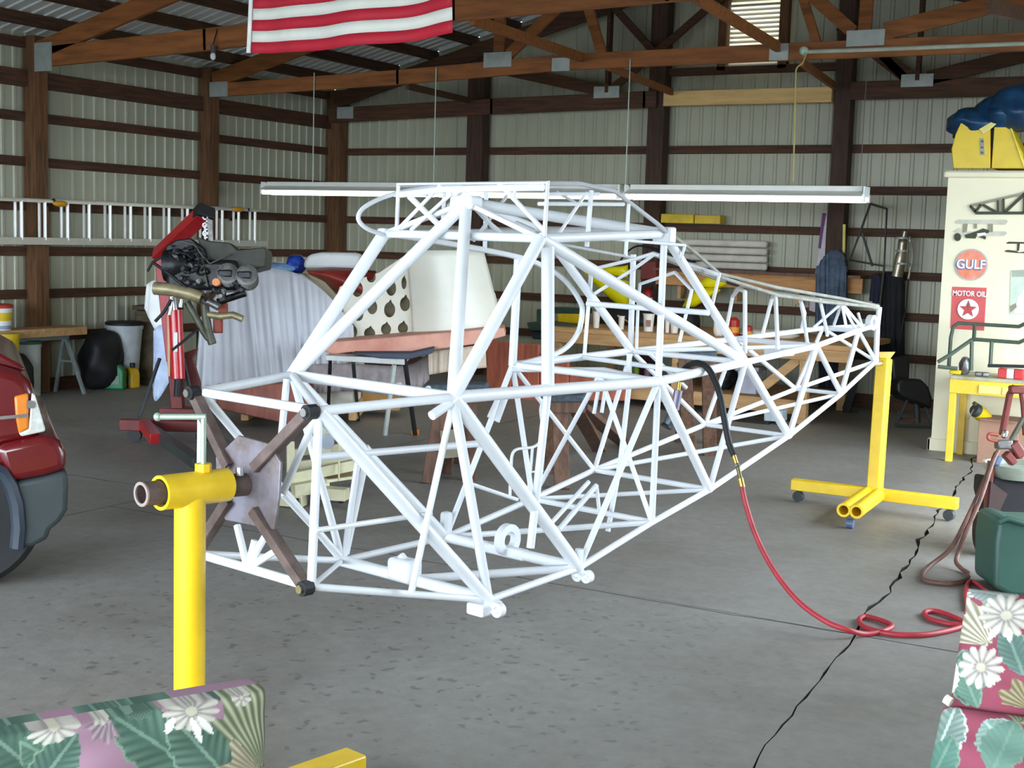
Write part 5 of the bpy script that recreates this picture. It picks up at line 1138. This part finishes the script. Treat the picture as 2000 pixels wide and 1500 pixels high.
# welding cart and green bin at the right edge
wg = at_z(1922, 1082); WD = dist(wg)
def wp(x, y, d=0.0): return at_d(x, y, WD+d)
wc = thing('welding_cart', 'two wheeled welding cart with red brown frame at the right edge', 'cart', wg)
BRN = mat('brown_red_frame', (120, 48, 40), .5, var=.15)
MB().tube([wp(1957, 850), wp(1972, 770), wp(1980, 757), wp(1994, 760), wp(2000, 790), wp(2004, 850)], .02, 8).build('handle', BRN, wc, smooth=True)
MB().box(wp(1986, 761, -.02), (.09, .05, .05), RX).build('handle_grip', mat('rust_grip', (110, 44, 30), .5), wc, bevel=.01)
MB().tube([wp(1936, 900), wp(1930, 960), wp(1926, 1050)], .022, 8).build('frame_tube', BRN, wc, smooth=True)
MB().tube([wp(1975, 860), wp(2000, 815)], .016, 8).build('hose_holder', OLV, wc, smooth=True)
b = MB(); b.lathe(wp(1985, 925, .1), [(.05, -.03), (.15, -.02), (.19, .03), (.195, .06), (.18, .06), (.17, .03)], (0, 0, 1), 26); b.build('tray', mat('grey_green_tray', (158, 166, 150), .5), wc, smooth=True)
for i, (x, y, s, m) in enumerate(((1960, 868, .09, ALC), (1985, 878, .10, BRN), (1948, 900, .06, mat('blue_part', (92, 110, 140), .5)), (1990, 885, .07, CHROME), (1972, 895, .08, BRN), (1962, 848, .05, CHROME))):
    MB().box(wp(x, y, -.03), (s, s*.8, s*.6), RX @ Matrix.Rotation(i, 3, 'Y')).build('regulator_part', m, wc, bevel=.01)
MB().tube(curve([wp(1950, 850, -.05), wp(1932, 848, -.05), (wp(1932, 858, -.05)), wp(1950, 862, -.05)], 4), .01, 8).build('torch_loop', mat('rust_red_hose', (160, 70, 50), .5), wc, smooth=True)
b = MB(); b.prism([wp(x, y, .0) for x, y in ((1936, 930), (1970, 938), (2030, 945), (2030, 1034), (1980, 1026), (1945, 1010), (1934, 960))], CF*.3); b.build('black_sling', mat('black_canvas', (24, 22, 24), .8, var=.3, scale=8), wc, bevel=.02)
b = MB(); b.prism([wp(x, y, -.04) for x, y in ((1936, 940), (1948, 950), (1968, 965), (1950, 1005), (1936, 1030), (1930, 1000))], CF*.03); b.build('brown_flap', mat('dark_brown_leather', (66, 44, 38), .7), wc)
wz = wp(1922, 1048); MB().lathe(V((wz.x, wz.y, .125))-CR*.03, [(.06, 0), (.12, .0), (.125, .02), (.12, .06), (.06, .06)], V((CR.x, CR.y, 0)), 24).build('wheel', BLK, wc, smooth=True)
MB().tube([V((wz.x, wz.y, .125)), V((wz.x, wz.y, .125))+V((CR.x, CR.y, 0))*.3], .02, 8).build('axle', CHROME, wc)
bd = dist(at_z(1965, 1163)); bg_ = thing('green_bin', 'teal green plastic bin in front of the welding cart', 'bin', at_z(1965, 1163))
TEAL = mat('teal_plastic', (48, 84, 72), .45, var=.06)
b = MB(); b.prism([at_d(x, y, bd) for x, y in ((1942, 1148), (1944, 1060), (1950, 1018), (1968, 1012), (2000, 1022), (2060, 1024), (2060, 1168), (1975, 1166))], V((CF.x, CF.y, 0))*.32); b.build('body', TEAL, bg_, bevel=.03, seg=3)
MB().tube([at_d(x, y, bd-.01) for x, y in ((1950, 1020), (1968, 1013), (2000, 1022), (2060, 1025))], .014, 8).build('rim', TEAL, bg_, smooth=True)
# brown twin hose from the cart, looped on the floor
def hosepts(L): return curve([at_d(x, y, d) if d else at_z(x, y, .016) for x, y, d in L], 6)
hd = WD-.15
HB = mat('brown_hose', (112, 76, 64), .6, var=.2, scale=14)
b = MB(); b.tube(hosepts([(1950, 880, hd), (1938, 905, hd-.05), (1915, 975, hd-.2), (1888, 1035, hd-.25), (1872, 1078, hd-.2), (1868, 1098, hd-.25), (1880, 1112, 0), (1893, 1122, 0), (1880, 1136, 0), (1845, 1140, 0), (1808, 1134, 0), (1801, 1124, 0), (1815, 1106, hd-.25), (1856, 1072, hd-.2), (1885, 1020, hd-.25), (1920, 945, hd-.1), (1945, 885, hd)]), .013, 8)
b.build('twin_hose', HB, smooth=True, label='brown twin hose looping from the welding cart down to the floor', cat='hose')
# red air line with black whip and air tool
HR = mat('red_air_hose', (176, 48, 58), .5, var=.12, scale=10)
ah = thing('air_hose', 'red air hose with black whip hanging over the fuselage and snaking on the floor', 'hose', at_z(1690, 1240))
def hp3(L): return curve([at_d(x, y, d) if d else at_z(x, y, .014) for x, y, d in L], 7)
MB().tube(hp3([(1328, 745, 6.72), (1332, 728, 6.72), (1345, 714, 6.66), (1362, 709, 6.58), (1380, 717, 6.5), (1395, 740, 6.46), (1407, 775, 6.42), (1415, 820, 6.4), (1424, 865, 6.38), (1434, 890, 6.36)]), .016, 10).build('black_whip', BLK, ah, smooth=True)
for (x0, y0), (x1, y1), r, m in (((1433, 888), (1438, 905), .011, BRASS), ((1438, 905), (1441, 912), .013, CHROME), ((1441, 912), (1446, 934), .011, mat('olive_fitting', (120, 110, 70), .4, metal=.5)), ((1446, 934), (1450, 952), .014, BRASS), ((1327, 746), (1325, 762), .010, BRASS)):
    MB().tube([at_d(x0, y0, 6.36 if x0 > 1400 else 6.72), at_d(x1, y1, 6.35 if x0 > 1400 else 6.72)], r, 10).build('coupling', m, ah, smooth=True)
MB().tube(hp3([(1449, 950, 6.35), (1458, 990, 6.33), (1478, 1050, 6.28), (1512, 1115, 6.2), (1560, 1175, 6.1), (1612, 1213, 6.02), (1655, 1230, 5.98), (1690, 1238, 0), (1725, 1232, 0), (1742, 1222, 0), (1722, 1212, 0), (1690, 1204, 0), (1678, 1212, 0), (1692, 1226, 0), (1740, 1238, 0), (1800, 1240, 0), (1850, 1232, 0), (1880, 1222, 0), (1850, 1218, 0), (1815, 1208, 0), (1806, 1196, 0), (1830, 1194, 0), (1870, 1208, 0), (1900, 1226, 0)]), .0125, 10).build('red_line', HR, ah, smooth=True)
MB().tube(hp3([(1900, 1226, 0), (1930, 1225, 0), (1950, 1190, 0), (1920, 1150, 0), (1895, 1136, 0), (1886, 1160, 0), (1892, 1190, 0)]), .0125, 10).build('red_line', HR, ah, smooth=True)
gt = thing('air_grinder', 'grey air grinder hanging by its whip inside the fuselage', 'grinder', at_d(1306, 830, 6.75))
MB().tube([at_d(1325, 762, 6.72), at_d(1318, 800, 6.73)], .022, 12).build('grip', mat('lilac_grey_tool', (150, 146, 164), .35, metal=.5), gt, smooth=True)
MB().lathe(at_d(1319, 802, 6.73), [(.02, 0), (.034, .03), (.03, .09)], at_d(1300, 840, 6.75)-at_d(1319, 802, 6.73), 14).build('head', mat('dark_grey_tool', (88, 96, 104), .4, metal=.5), gt, smooth=True)
MB().lathe(at_d(1304, 828, 6.73), [(.02, 0), (.03, .01), (.03, .02)], at_d(1300, 840, 6.75)-at_d(1319, 802, 6.73), 14).build('collet', BLK, gt, smooth=True)
# ------------------------------------------------------------------ lamps, cords, flag overhead
TUBE = mat('lit_tube', (255, 252, 240), .4, var=0, emit=2.2)
REFL = mat('white_lamp_reflector', (222, 222, 212), .45, var=.03)
def lamp(x0, x1, label):
    y = 12.05; z = 2.24
    t = thing('strip_lamp', label, 'lamp', ((x0+x1)/2, y, z), 'long strip lamps hung in a row')
    MB().bb((x0+.04, y-.03, z), (x1-.04, y+.03, z+.06)).build('housing', REFL, t, bevel=.004)
    for s in (-1, 1):
        MB().beam((x0+.02, y+s*.075, z-.01), (x1-.02, y+s*.075, z-.01), .12, .006, up=(0, s*.45, 1)).build('reflector', REFL, t)
        MB().tube([(x0+.03, y+s*.08, z-.065), (x1-.03, y+s*.08, z-.065)], .022, 10).build('tube', TUBE, t, smooth=True)
        for xx in (x0+.015, x1-.015): MB().box((xx, y+s*.08, z-.05), (.03, .04, .07)).build('lamp_holder', WHT, t, bevel=.004)
    for xx in (x0, x1): MB().box((xx+(.01 if xx == x0 else -.01), y, z+.01), (.012, .18, .09)).build('end_plate', WHT, t)
    return t
lamp(-10.12, -7.83, 'leftmost white strip lamp hanging behind the engine and ladder'); lamp(-7.83, -5.60, 'middle white strip lamp hanging above the cabin roof tubes'); lamp(-5.55, -3.19, 'rightmost white strip lamp hanging before the right post')
CORD = mat('pale_cord', (190, 204, 190), .6)
for px, lab in ((617, 'thin pale cord holding the leftmost lamp'), (853, 'thin pale cord holding the middle lamp at its left part'), (1228, 'thin pale cord between middle and rightmost lamp')):
    x = at_y(px, 300, 12.05).x; b = MB(); b.tube([(x, 12.0, 2.29), (x, 12.0, 3.5)], .006, 6); b.build('lamp_cord', CORD, label=lab, cat='cord')
x = at_y(1680, 360, 12.05).x; b = MB(); b.tube([(x, 12.05, 2.29), (x+.0, 12.05, 3.45)], .004, 6); b.build('lamp_cord', mat('dark_cord', (90, 88, 76), .6), label='thin dark cord holding the rightmost lamp at its right end', cat='cord')
pp = thing('ceiling_conduit', 'pale round ended conduit running along the middle truss', 'conduit', at_y(1800, 95, 11.95))
MB().tube([at_y(1578, 101, 11.95), at_y(1700, 97, 11.95), at_y(2000, 85, 11.95), at_y(2300, 76, 11.95)], .02, 10).build('pipe', mat('pale_green_grey_pipe', (176, 182, 164), .5), pp, smooth=True)
MB().ball(at_y(1570, 99, 11.93), .042, 16, 10).build('end_ball', mat('pale_green_disc', (178, 198, 180), .5), pp, smooth='all')
b = MB(); b.tube(curve([at_y(1574, 104, 11.9), at_y(1568, 122, 11.9), at_y(1557, 132, 11.9), at_y(1554, 150, 11.9), at_y(1552, 240, 11.9), at_y(1549, 355, 11.9)], 5), .008, 6); b.build('pull_rope', mat('yellowish_rope', (190, 176, 110), .8), smooth=True, label='yellowish rope hanging from the conduit end past the pale beam', cat='rope')
lb = thing('light_bulb', 'bare light bulb in a socket under the nearest truss', 'bulb', at_y(416, 112, 9.42))
c = at_y(416, 110, 9.42); MB().lathe(c+V((0, 0, .03)), [(.022, 0), (.026, .07)], n=14).build('socket', DGREY, lb, smooth=True); MB().ball(c, (.026, .026, .035), 14, 9).build('bulb', mat('bulb_glass', (216, 218, 214), .1), lb, smooth='all'); MB().tube([c+V((0, 0, .1)), c+V((0, .06, .26))], .006, 6).build('wire', BLK, lb)
# flag
D0, D1 = 7.5, 6.57
fbl = at_d(486, 103, D0); fbr = at_d(884, 64, D1); fz = fbr.z
fw_ = V((fbr.x-fbl.x, fbr.y-fbl.y, 0)); fh = .80
fnrm = V((-fw_.y, fw_.x, 0)).normalized()
def fpt(u, v):   # v 0 bottom .. 1 top
    p = V((fbl.x, fbl.y, fbl.z+(fbr.z-fbl.z)*u))+fw_*u
    sag = -.025*math.sin(math.pi*u)*(1)
    return p+V((0, 0, fh*v+sag))+fnrm*(.035*math.sin(u*9+v*1.5)+.02*math.sin(u*17+1))*(1-.4*v)
flg = thing('stars_and_stripes_flag', 'red and white striped flag hanging high under the roof', 'flag', fbl+fw_*.5)
FR = mat('flag_red', (186, 22, 46), .7, var=.06); FW_ = mat('flag_white', (226, 226, 214), .7, var=.04); FB_ = mat('flag_blue', (36, 44, 104), .7)
for i in range(13):
    u0 = .4 if i >= 6 else .0
    v0, v1 = i/13, (i+1)/13
    MB().grid(lambda u, v: fpt(u0+(1-u0)*u, v0+(v1-v0)*v), 40, 3).build('stripe', FR if i % 2 == 0 else FW_, flg, smooth='all', solid=.002)
MB().grid(lambda u, v: fpt(.4*u, 6/13+7/13*v), 24, 12).build('canton', FB_, flg, smooth='all', solid=.002)
canton_ = sc.objects['canton']
sb = MB()
for r_ in range(9):
    for c_ in range(6 if r_ % 2 == 0 else 5):
        u = .4*((2*c_+1+(r_ % 2))/12); v = 6/13+7/13*((r_+1)/10)
        for side_ in (1, -1):
            o = fpt(u, v)-fnrm*.004*side_
            pts = [o+fw_.normalized()*(.017*(1 if k % 2 == 0 else .4)*math.sin(k*math.pi/5))+V((0, 0, .017*(1 if k % 2 == 0 else .4)*math.cos(k*math.pi/5))) for k in range(10)]
            sb._add(pts, [tuple(range(10))])
so = sb.build('stars', FW_, canton_); so['kind'] = 'stuff'
MB().grid(lambda u, v: fpt(-.016+.016*u, v*1.0)-fnrm*.004, 3, 20).build('heading', mat('flag_heading', (244, 240, 236), .7), flg, smooth='all', solid=.006)
for u in (0, .5, 1):
    p = fpt(u, 1); b = MB(); b.tube([p, V((p.x, p.y, roofz(p.x)-.1))], .004, 6); b.build('hanging_string', CORD, flg)
# ------------------------------------------------------------------ foreground: two floral armchairs
import numpy as np
def S(r, g, b): return np.array(srgb(r, g, b)[:3])
def print_mat(name):
    m = bpy.data.materials.new(name); m.use_nodes = True; nt = m.node_tree; bs = nt.nodes['Principled BSDF']
    at = nt.nodes.new('ShaderNodeAttribute'); at.attribute_name = 'print'
    tc = nt.nodes.new('ShaderNodeTexCoord'); nz = nt.nodes.new('ShaderNodeTexNoise'); nz.inputs['Scale'].default_value = 350
    mx = nt.nodes.new('ShaderNodeMix'); mx.data_type = 'RGBA'; mx.blend_type = 'MULTIPLY'; mx.inputs[0].default_value = .18
    nt.links.new(tc.outputs['Object'], nz.inputs['Vector']); nt.links.new(at.outputs['Color'], mx.inputs[6]); nt.links.new(nz.outputs['Color'], mx.inputs[7])
    nt.links.new(mx.outputs[2], bs.inputs['Base Color']); bs.inputs['Roughness'].default_value = .8
    return m
PRT = print_mat('tropical_print_cloth')
class Motifs:
    def __init__(s, base): s.base = S(*base); s.L = []
    def leaf(s, c, ang, ln, w, g=(46, 78, 66), pale=(122, 150, 130), n=9): s.L.append(('leaf', np.array(c, float), ang, ln, w, S(*g), S(*pale), n))
    def fan(s, c, ang, ln, spread, n=9, g=(84, 94, 64), pale=(184, 186, 156)): s.L.append(('fan', np.array(c, float), ang, ln, spread, S(*g), S(*pale), n))
    def flower(s, c, r, n=11, squash=.6, ang=0): s.L.append(('flower', np.array(c, float), ang, r, squash, S(204, 198, 184), S(146, 138, 132), n))
    def blob(s, c, r, col): s.L.append(('blob', np.array(c, float), 0, r, 1, S(*col), S(*col), 0))
    def color(s, P):
        N = len(P); C = np.tile(s.base, (N, 1))
        nzv = .5+.5*np.sin(P[:, 0]*37+np.sin(P[:, 1]*29)*2)*np.sin(P[:, 1]*41+1.3)
        C *= (0.93+.07*nzv)[:, None]
        for kind, c, ang, a, b, g, pale, n in s.L:
            d = P-c; x = d[:, 0]*math.cos(ang)+d[:, 1]*math.sin(ang); y = -d[:, 0]*math.sin(ang)+d[:, 1]*math.cos(ang)
            if kind == 'leaf':
                t = x/a; m = (t > 0) & (t < 1); w = b*np.sin(np.clip(t, 0, 1)*math.pi)**.75*(1+.06*np.sin(t*40)); m &= np.abs(y) < w
                vein = .5+.5*np.cos((t*n-np.abs(y)/max(b, 1e-6)*2.2)*6.283)
                k = np.clip(.15+.55*vein*np.clip(np.abs(y)/np.maximum(w, 1e-6), .15, 1), 0, 1)
                k = np.where(np.abs(y) < .0035, .85, k); k = np.where(w-np.abs(y) < .005, np.where(y > 0, 1.15, k), k)
                col = g[None]*(1-k[:, None])+pale[None]*k[:, None]; C[m] = col[m]
            elif kind == 'fan':
                r = np.hypot(x, y); th = np.arctan2(y, x); m = (r < a*(1-.12*np.cos(th*n*2))) & (np.abs(th) < b) & (r > .01)
                rib = .5+.5*np.cos(th/b*n*math.pi); k = np.clip(rib**1.5*.9+.1*(r/a), 0, 1)
                col = g[None]*(1-k[:, None])+pale[None]*k[:, None]; C[m] = col[m]
            elif kind == 'flower':
                y2 = y/b; r = np.hypot(x, y2); th = np.arctan2(y2, x)
                edge = a*(.62+.38*np.abs(np.cos(th*n/2))**.6); m = r < edge
                k = np.clip(np.abs(np.sin(th*n/2))**3*.9+np.exp(-((r/a-.25)/.12)**2)*.5, 0, 1)
                col = g[None]*(1-k[:, None])+pale[None]*k[:, None]
                core = r < a*.2; col[core] = S(196, 188, 166); C[m] = col[m]
            else:
                m = np.hypot(x, y) < a; C[m] = g
        return np.clip(C, 0, 1)
def cushion(name, O, e1, e2, e3, W, H, T, mot, parent, nu=200, nv=150, p=7.0, sagtop=0.0):
    """O top front corner; e1 along width, e2 down, e3 away"""
    U = np.linspace(-1, 1, nu); Vv = np.linspace(-1, 1, nv)
    def f(x, q): return (1-np.abs(x)**q)**(1/q)
    # ease the parameter towards the edges so the rolled rim is well sampled
    ease = lambda x: np.sign(x)*(1-(1-np.abs(x))**1.35)
    uu, vv = np.meshgrid(ease(U), ease(Vv))
    th = f(uu, p)*f(vv, p)
    O = np.array(O); e1, e2, e3 = (np.array(e) for e in (e1, e2, e3))
    off = WLOC[parent.name]
    verts = []; 
    wr_ = .004*np.sin(uu*9+vv*4)+.003*np.sin(vv*13-uu*5)
    base = O+e1*((uu+1)/2*W)[..., None]+e2*((vv+1)/2*H)[..., None]
    front = base+e3*(T/2-(T/2)*th*(1+.12*(1-uu**2)*(1-vv**2))+wr_*th)[..., None]
    back = base+e3*(T/2+(T/2)*th*(1+.1*(1-uu**2)*(1-vv**2)))[..., None]
    F = front.reshape(-1, 3); B = back.reshape(-1, 3); N = nu*nv
    vs = np.vstack([F, B])-np.array(off)
    idx = np.arange(N).reshape(nv, nu)
    q = np.stack([idx[:-1, :-1], idx[:-1, 1:], idx[1:, 1:], idx[1:, :-1]], -1).reshape(-1, 4)
    q2 = q[:, ::-1]+N
    rim = []
    loop = list(idx[0, :])+list(idx[1:, -1])+list(idx[-1, -2::-1])+list(idx[-2:0:-1, 0])
    for i in range(len(loop)):
        a, b = int(loop[i]), int(loop[(i+1) % len(loop)]); rim.append((b, a, a+N, b+N))
    me = bpy.data.meshes.new(name); me.from_pydata(vs.tolist(), [], q.tolist()+q2.tolist()+rim)
    P = np.stack([((uu+1)/2*W).ravel(), ((vv+1)/2*H).ravel()], 1)
    # let the print run on round the top edge
    Pf = P.copy(); col = mot.color(Pf); col2 = mot.color(np.stack([W-P[:, 0]+.13, P[:, 1]+.05], 1))
    at = me.color_attributes.new('print', 'FLOAT_COLOR', 'POINT')
    at.data.foreach_set('color', np.hstack([np.vstack([col, col2]), np.ones((2*N, 1))]).astype(np.float32).ravel())
    me.materials.append(PRT); me.shade_smooth()
    o = bpy.data.objects.new(name, me); sc.collection.objects.link(o); o.parent = parent; WLOC[o.name] = V(off)
    return o
def local(O, e1, e2, e3, T):
    def f(px, py):
        n = V(e3); P = at_plane(px, py, V(O)+n*.0, n); d = P-V(O); return (d.dot(V(e1)), d.dot(V(e2)))
    return f
FRAMEW = mat('rattan_frame', (120, 84, 54), .6, var=.2)
def armchair(label, O, e1, e3, W, zb, T, seat_z, H, mot, nm_='floral_armchair'):
    O = V(O); e1 = V(e1); e3 = V(e3); c = O+e1*(W/2)+e3*.4
    t = thing(nm_, label, 'armchair', (c.x, c.y, 0))
    return t
# left chair (its back cushion rises into the frame)
R0 = at_d(527, 1352, 2.86); L0 = at_d(0, 1444, 2.86*.894)
e1 = V((L0.x-R0.x, L0.y-R0.y, 0)).normalized(); e3 = V((-e1.y, e1.x, 0));
if e3.dot(CF) < 0: e3 = -e3
e2 = (V((0, 0, -1))-e3*.0).normalized()
la = thing('floral_armchair', 'armchair with mauve tropical print cushion at the lower left corner', 'armchair', (R0+e1*.3+e3*.3) - V((0, 0, R0.z)))
lo = local(R0, e1, e2, e3, .13)
mo = Motifs((166, 128, 146))
def px2(x, y): return lo(x, y)
def ang2(a, b):
    p = px2(*a); q = px2(*b); return math.atan2(q[1]-p[1], q[0]-p[0]), math.hypot(q[0]-p[0], q[1]-p[1])
def leafpx(a, b, w, **k): an_, ln = ang2(a, b); mo.leaf(px2(*a), an_, ln, w, **k)
def fanpx(a, b, sp, **k): an_, ln = ang2(a, b); mo.fan(px2(*a), an_, ln, sp, **k)
leafpx((400, 1510), (215, 1396), .062); leafpx((445, 1520), (330, 1392), .060, g=(44, 72, 60)); leafpx((90, 1520), (-40, 1420), .07); leafpx((140, 1500), (40, 1450), .05, g=(60, 96, 80)); leafpx((60, 1560), (150, 1430), .045, g=(44, 78, 68))
leafpx((460, 1352), (390, 1358), .02, g=(50, 74, 64), pale=(70, 96, 86)); leafpx((250, 1400), (310, 1380), .02, g=(50, 74, 64))
fanpx((520, 1510), (478, 1352), .50, n=9); fanpx((520, 1520), (440, 1478), .35, n=6, g=(120, 112, 84), pale=(196, 186, 160)); fanpx((215, 1402), (195, 1446), .9, n=5, g=(120, 108, 112), pale=(186, 160, 170))
mo.flower(px2(375, 1390), .062, 13, .62); mo.flower(px2(110, 1424), .055, 12, .5, .2); mo.flower(px2(200, 1404), .02, 7, .8); mo.flower(px2(476, 1366), .022, 7, .8)
leafpx((372, 1400), (392, 1450), .008, g=(230, 230, 222), pale=(240, 240, 232)); leafpx((340, 1402), (322, 1434), .008, g=(230, 230, 222), pale=(240, 240, 232)); leafpx((385, 1398), (415, 1432), .008, g=(230, 230, 222), pale=(240, 240, 232))
cushion('back_cushion', R0-e1*.0, e1, e2, e3, .66, .42, .13, mo, la, 230, 150, 9)
zc = R0.z
MB().box(R0+e1*.33+e3*.36+V((0, 0, .30-zc)), (.60, .56, .05), Matrix((e1, e3, V((0, 0, 1)))).transposed()).build('seat_frame', FRAMEW, la, bevel=.01)
mo2 = Motifs((166, 128, 146)); rr = random.Random(4)
for i in range(7): mo2.leaf((rr.uniform(0, .6), rr.uniform(0, .5)), rr.uniform(0, 6.28), .25, .05)
for i in range(3): mo2.flower((rr.uniform(.1, .5), rr.uniform(.1, .4)), .06, 12, .7)
cushion('seat_cushion', R0+e3*.14+V((0, 0, .46-zc)), e1, e3, V((0, 0, -1)), .62, .50, .13, mo2, la, 90, 70, 7)
for i in (0, 1):
    for j in (.08, .62): p = R0+e1*(.03 if i == 0 else .62)+e3*j; MB().beam((p.x, p.y, 0), (p.x, p.y, .33 if j > .1 else zc-.3), .045, .045).build('leg', FRAMEW, la, bevel=.008)
    p = R0+e1*(.0 if i == 0 else .66)+e3*.1; q = R0+e1*(.0 if i == 0 else .66)+e3*.62
    if i: MB().beam((p.x, p.y, .52), (q.x, q.y, .52), .05, .04).build('armrest', FRAMEW, la, bevel=.01); MB().beam((q.x, q.y, .3), (q.x, q.y, .52), .04, .04).build('arm_post', FRAMEW, la)
# right chair: loose back cushion over a lower one
R1 = at_d(1888, 1146, 3.2); Rr = at_d(2050, 1162, 3.13)
e1 = V((Rr.x-R1.x, Rr.y-R1.y, 0)).normalized(); e3 = V((-e1.y, e1.x, 0))
if e3.dot(CF) < 0: e3 = -e3
zt2 = R1.z; zs2 = at_d(1900, 1383, 3.18).z
ra = thing('floral_armchair', 'armchair with rose tropical print cushions at the lower right corner', 'armchair', (R1+e1*.3+e3*.3)-V((0, 0, R1.z)))
tilt = (at_d(1852, 1384, 3.16)-R1); e2 = V((tilt.x, tilt.y, tilt.z)); H2 = e2.length; e2.normalize()
e3b = e1.cross(e2); 
if e3b.dot(CF) < 0: e3b = -e3b
lo = local(R1, e1, e2, e3b, .15); mo = Motifs((146, 66, 84))
fanpx((1945, 1270), (1880, 1190), .75, n=8, g=(130, 120, 92), pale=(220, 216, 196)); leafpx((1990, 1170), (1890, 1150), .03, g=(110, 120, 116), pale=(170, 176, 168)); leafpx((2010, 1330), (1965, 1225), .035, g=(70, 96, 92)); leafpx((1890, 1270), (1905, 1385), .045, g=(66, 96, 88)); leafpx((1925, 1390), (1880, 1290), .03, g=(80, 118, 100)); fanpx((2030, 1400), (1980, 1350), .6, n=6, g=(96, 96, 66), pale=(176, 156, 120)); leafpx((1862, 1365), (1872, 1290), .02, g=(220, 214, 210), pale=(236, 232, 226))
mo.flower(px2(1968, 1208), .062, 13, .85); mo.flower(px2(1926, 1308), .052, 12, 1.0, .5); leafpx((1910, 1300), (1890, 1325), .008, g=(204, 198, 186), pale=(214, 208, 196)); leafpx((1925, 1325), (1922, 1352), .008, g=(204, 198, 186), pale=(214, 208, 196)); leafpx((1940, 1322), (1955, 1345), .008, g=(204, 198, 186), pale=(214, 208, 196)); leafpx((1960, 1225), (1935, 1255), .008, g=(204, 198, 186), pale=(214, 208, 196)); leafpx((1975, 1232), (1978, 1262), .008, g=(204, 198, 186), pale=(214, 208, 196)); mo.flower(px2(1885, 1162), .02, 6, .6)
cushion('back_cushion', R1, e1, e2, e3b, .62, H2, .16, mo, ra, 220, 130, 6)
R2 = at_d(1840, 1366, 3.14); b2 = at_d(1806, 1520, 3.06); e2 = (b2-R2).normalized(); e3b = e1.cross(e2)
if e3b.dot(CF) < 0: e3b = -e3b
lo = local(R2, e1, e2, e3b, .15); mo = Motifs((154, 72, 92))
leafpx((1832, 1500), (1868, 1372), .05, g=(84, 116, 104), pale=(196, 206, 196)); leafpx((1822, 1560), (1868, 1440), .045, g=(70, 118, 104)); leafpx((1990, 1500), (1925, 1415), .055, g=(110, 142, 130), pale=(180, 200, 188)); leafpx((1950, 1530), (1985, 1420), .05, g=(96, 132, 118)); fanpx((2000, 1440), (1985, 1385), .6, n=5)
cushion('lower_cushion', R2, e1, e2, e3b, .64, .36, .17, mo, ra, 200, 110, 6)
MB().tube([at_d(1846, 1364, 3.16), at_d(1858, 1372, 3.15)], .012, 8).build('frame_end', CREAM, ra, smooth=True)
zc = R1.z
MB().box(R1+e1*.33+e3*.45+V((0, 0, .30-zc)), (.60, .56, .05), Matrix((e1, e3, V((0, 0, 1)))).transposed()).build('seat_frame', FRAMEW, ra, bevel=.01)
for i in (0, 1):
    for j in (.3, .7): p = R1+e1*(.06 if i == 0 else .58)+e3*j; MB().beam((p.x, p.y, 0), (p.x, p.y, .33 if j > .3 else zc-.45), .045, .045).build('leg', FRAMEW, ra, bevel=.008)
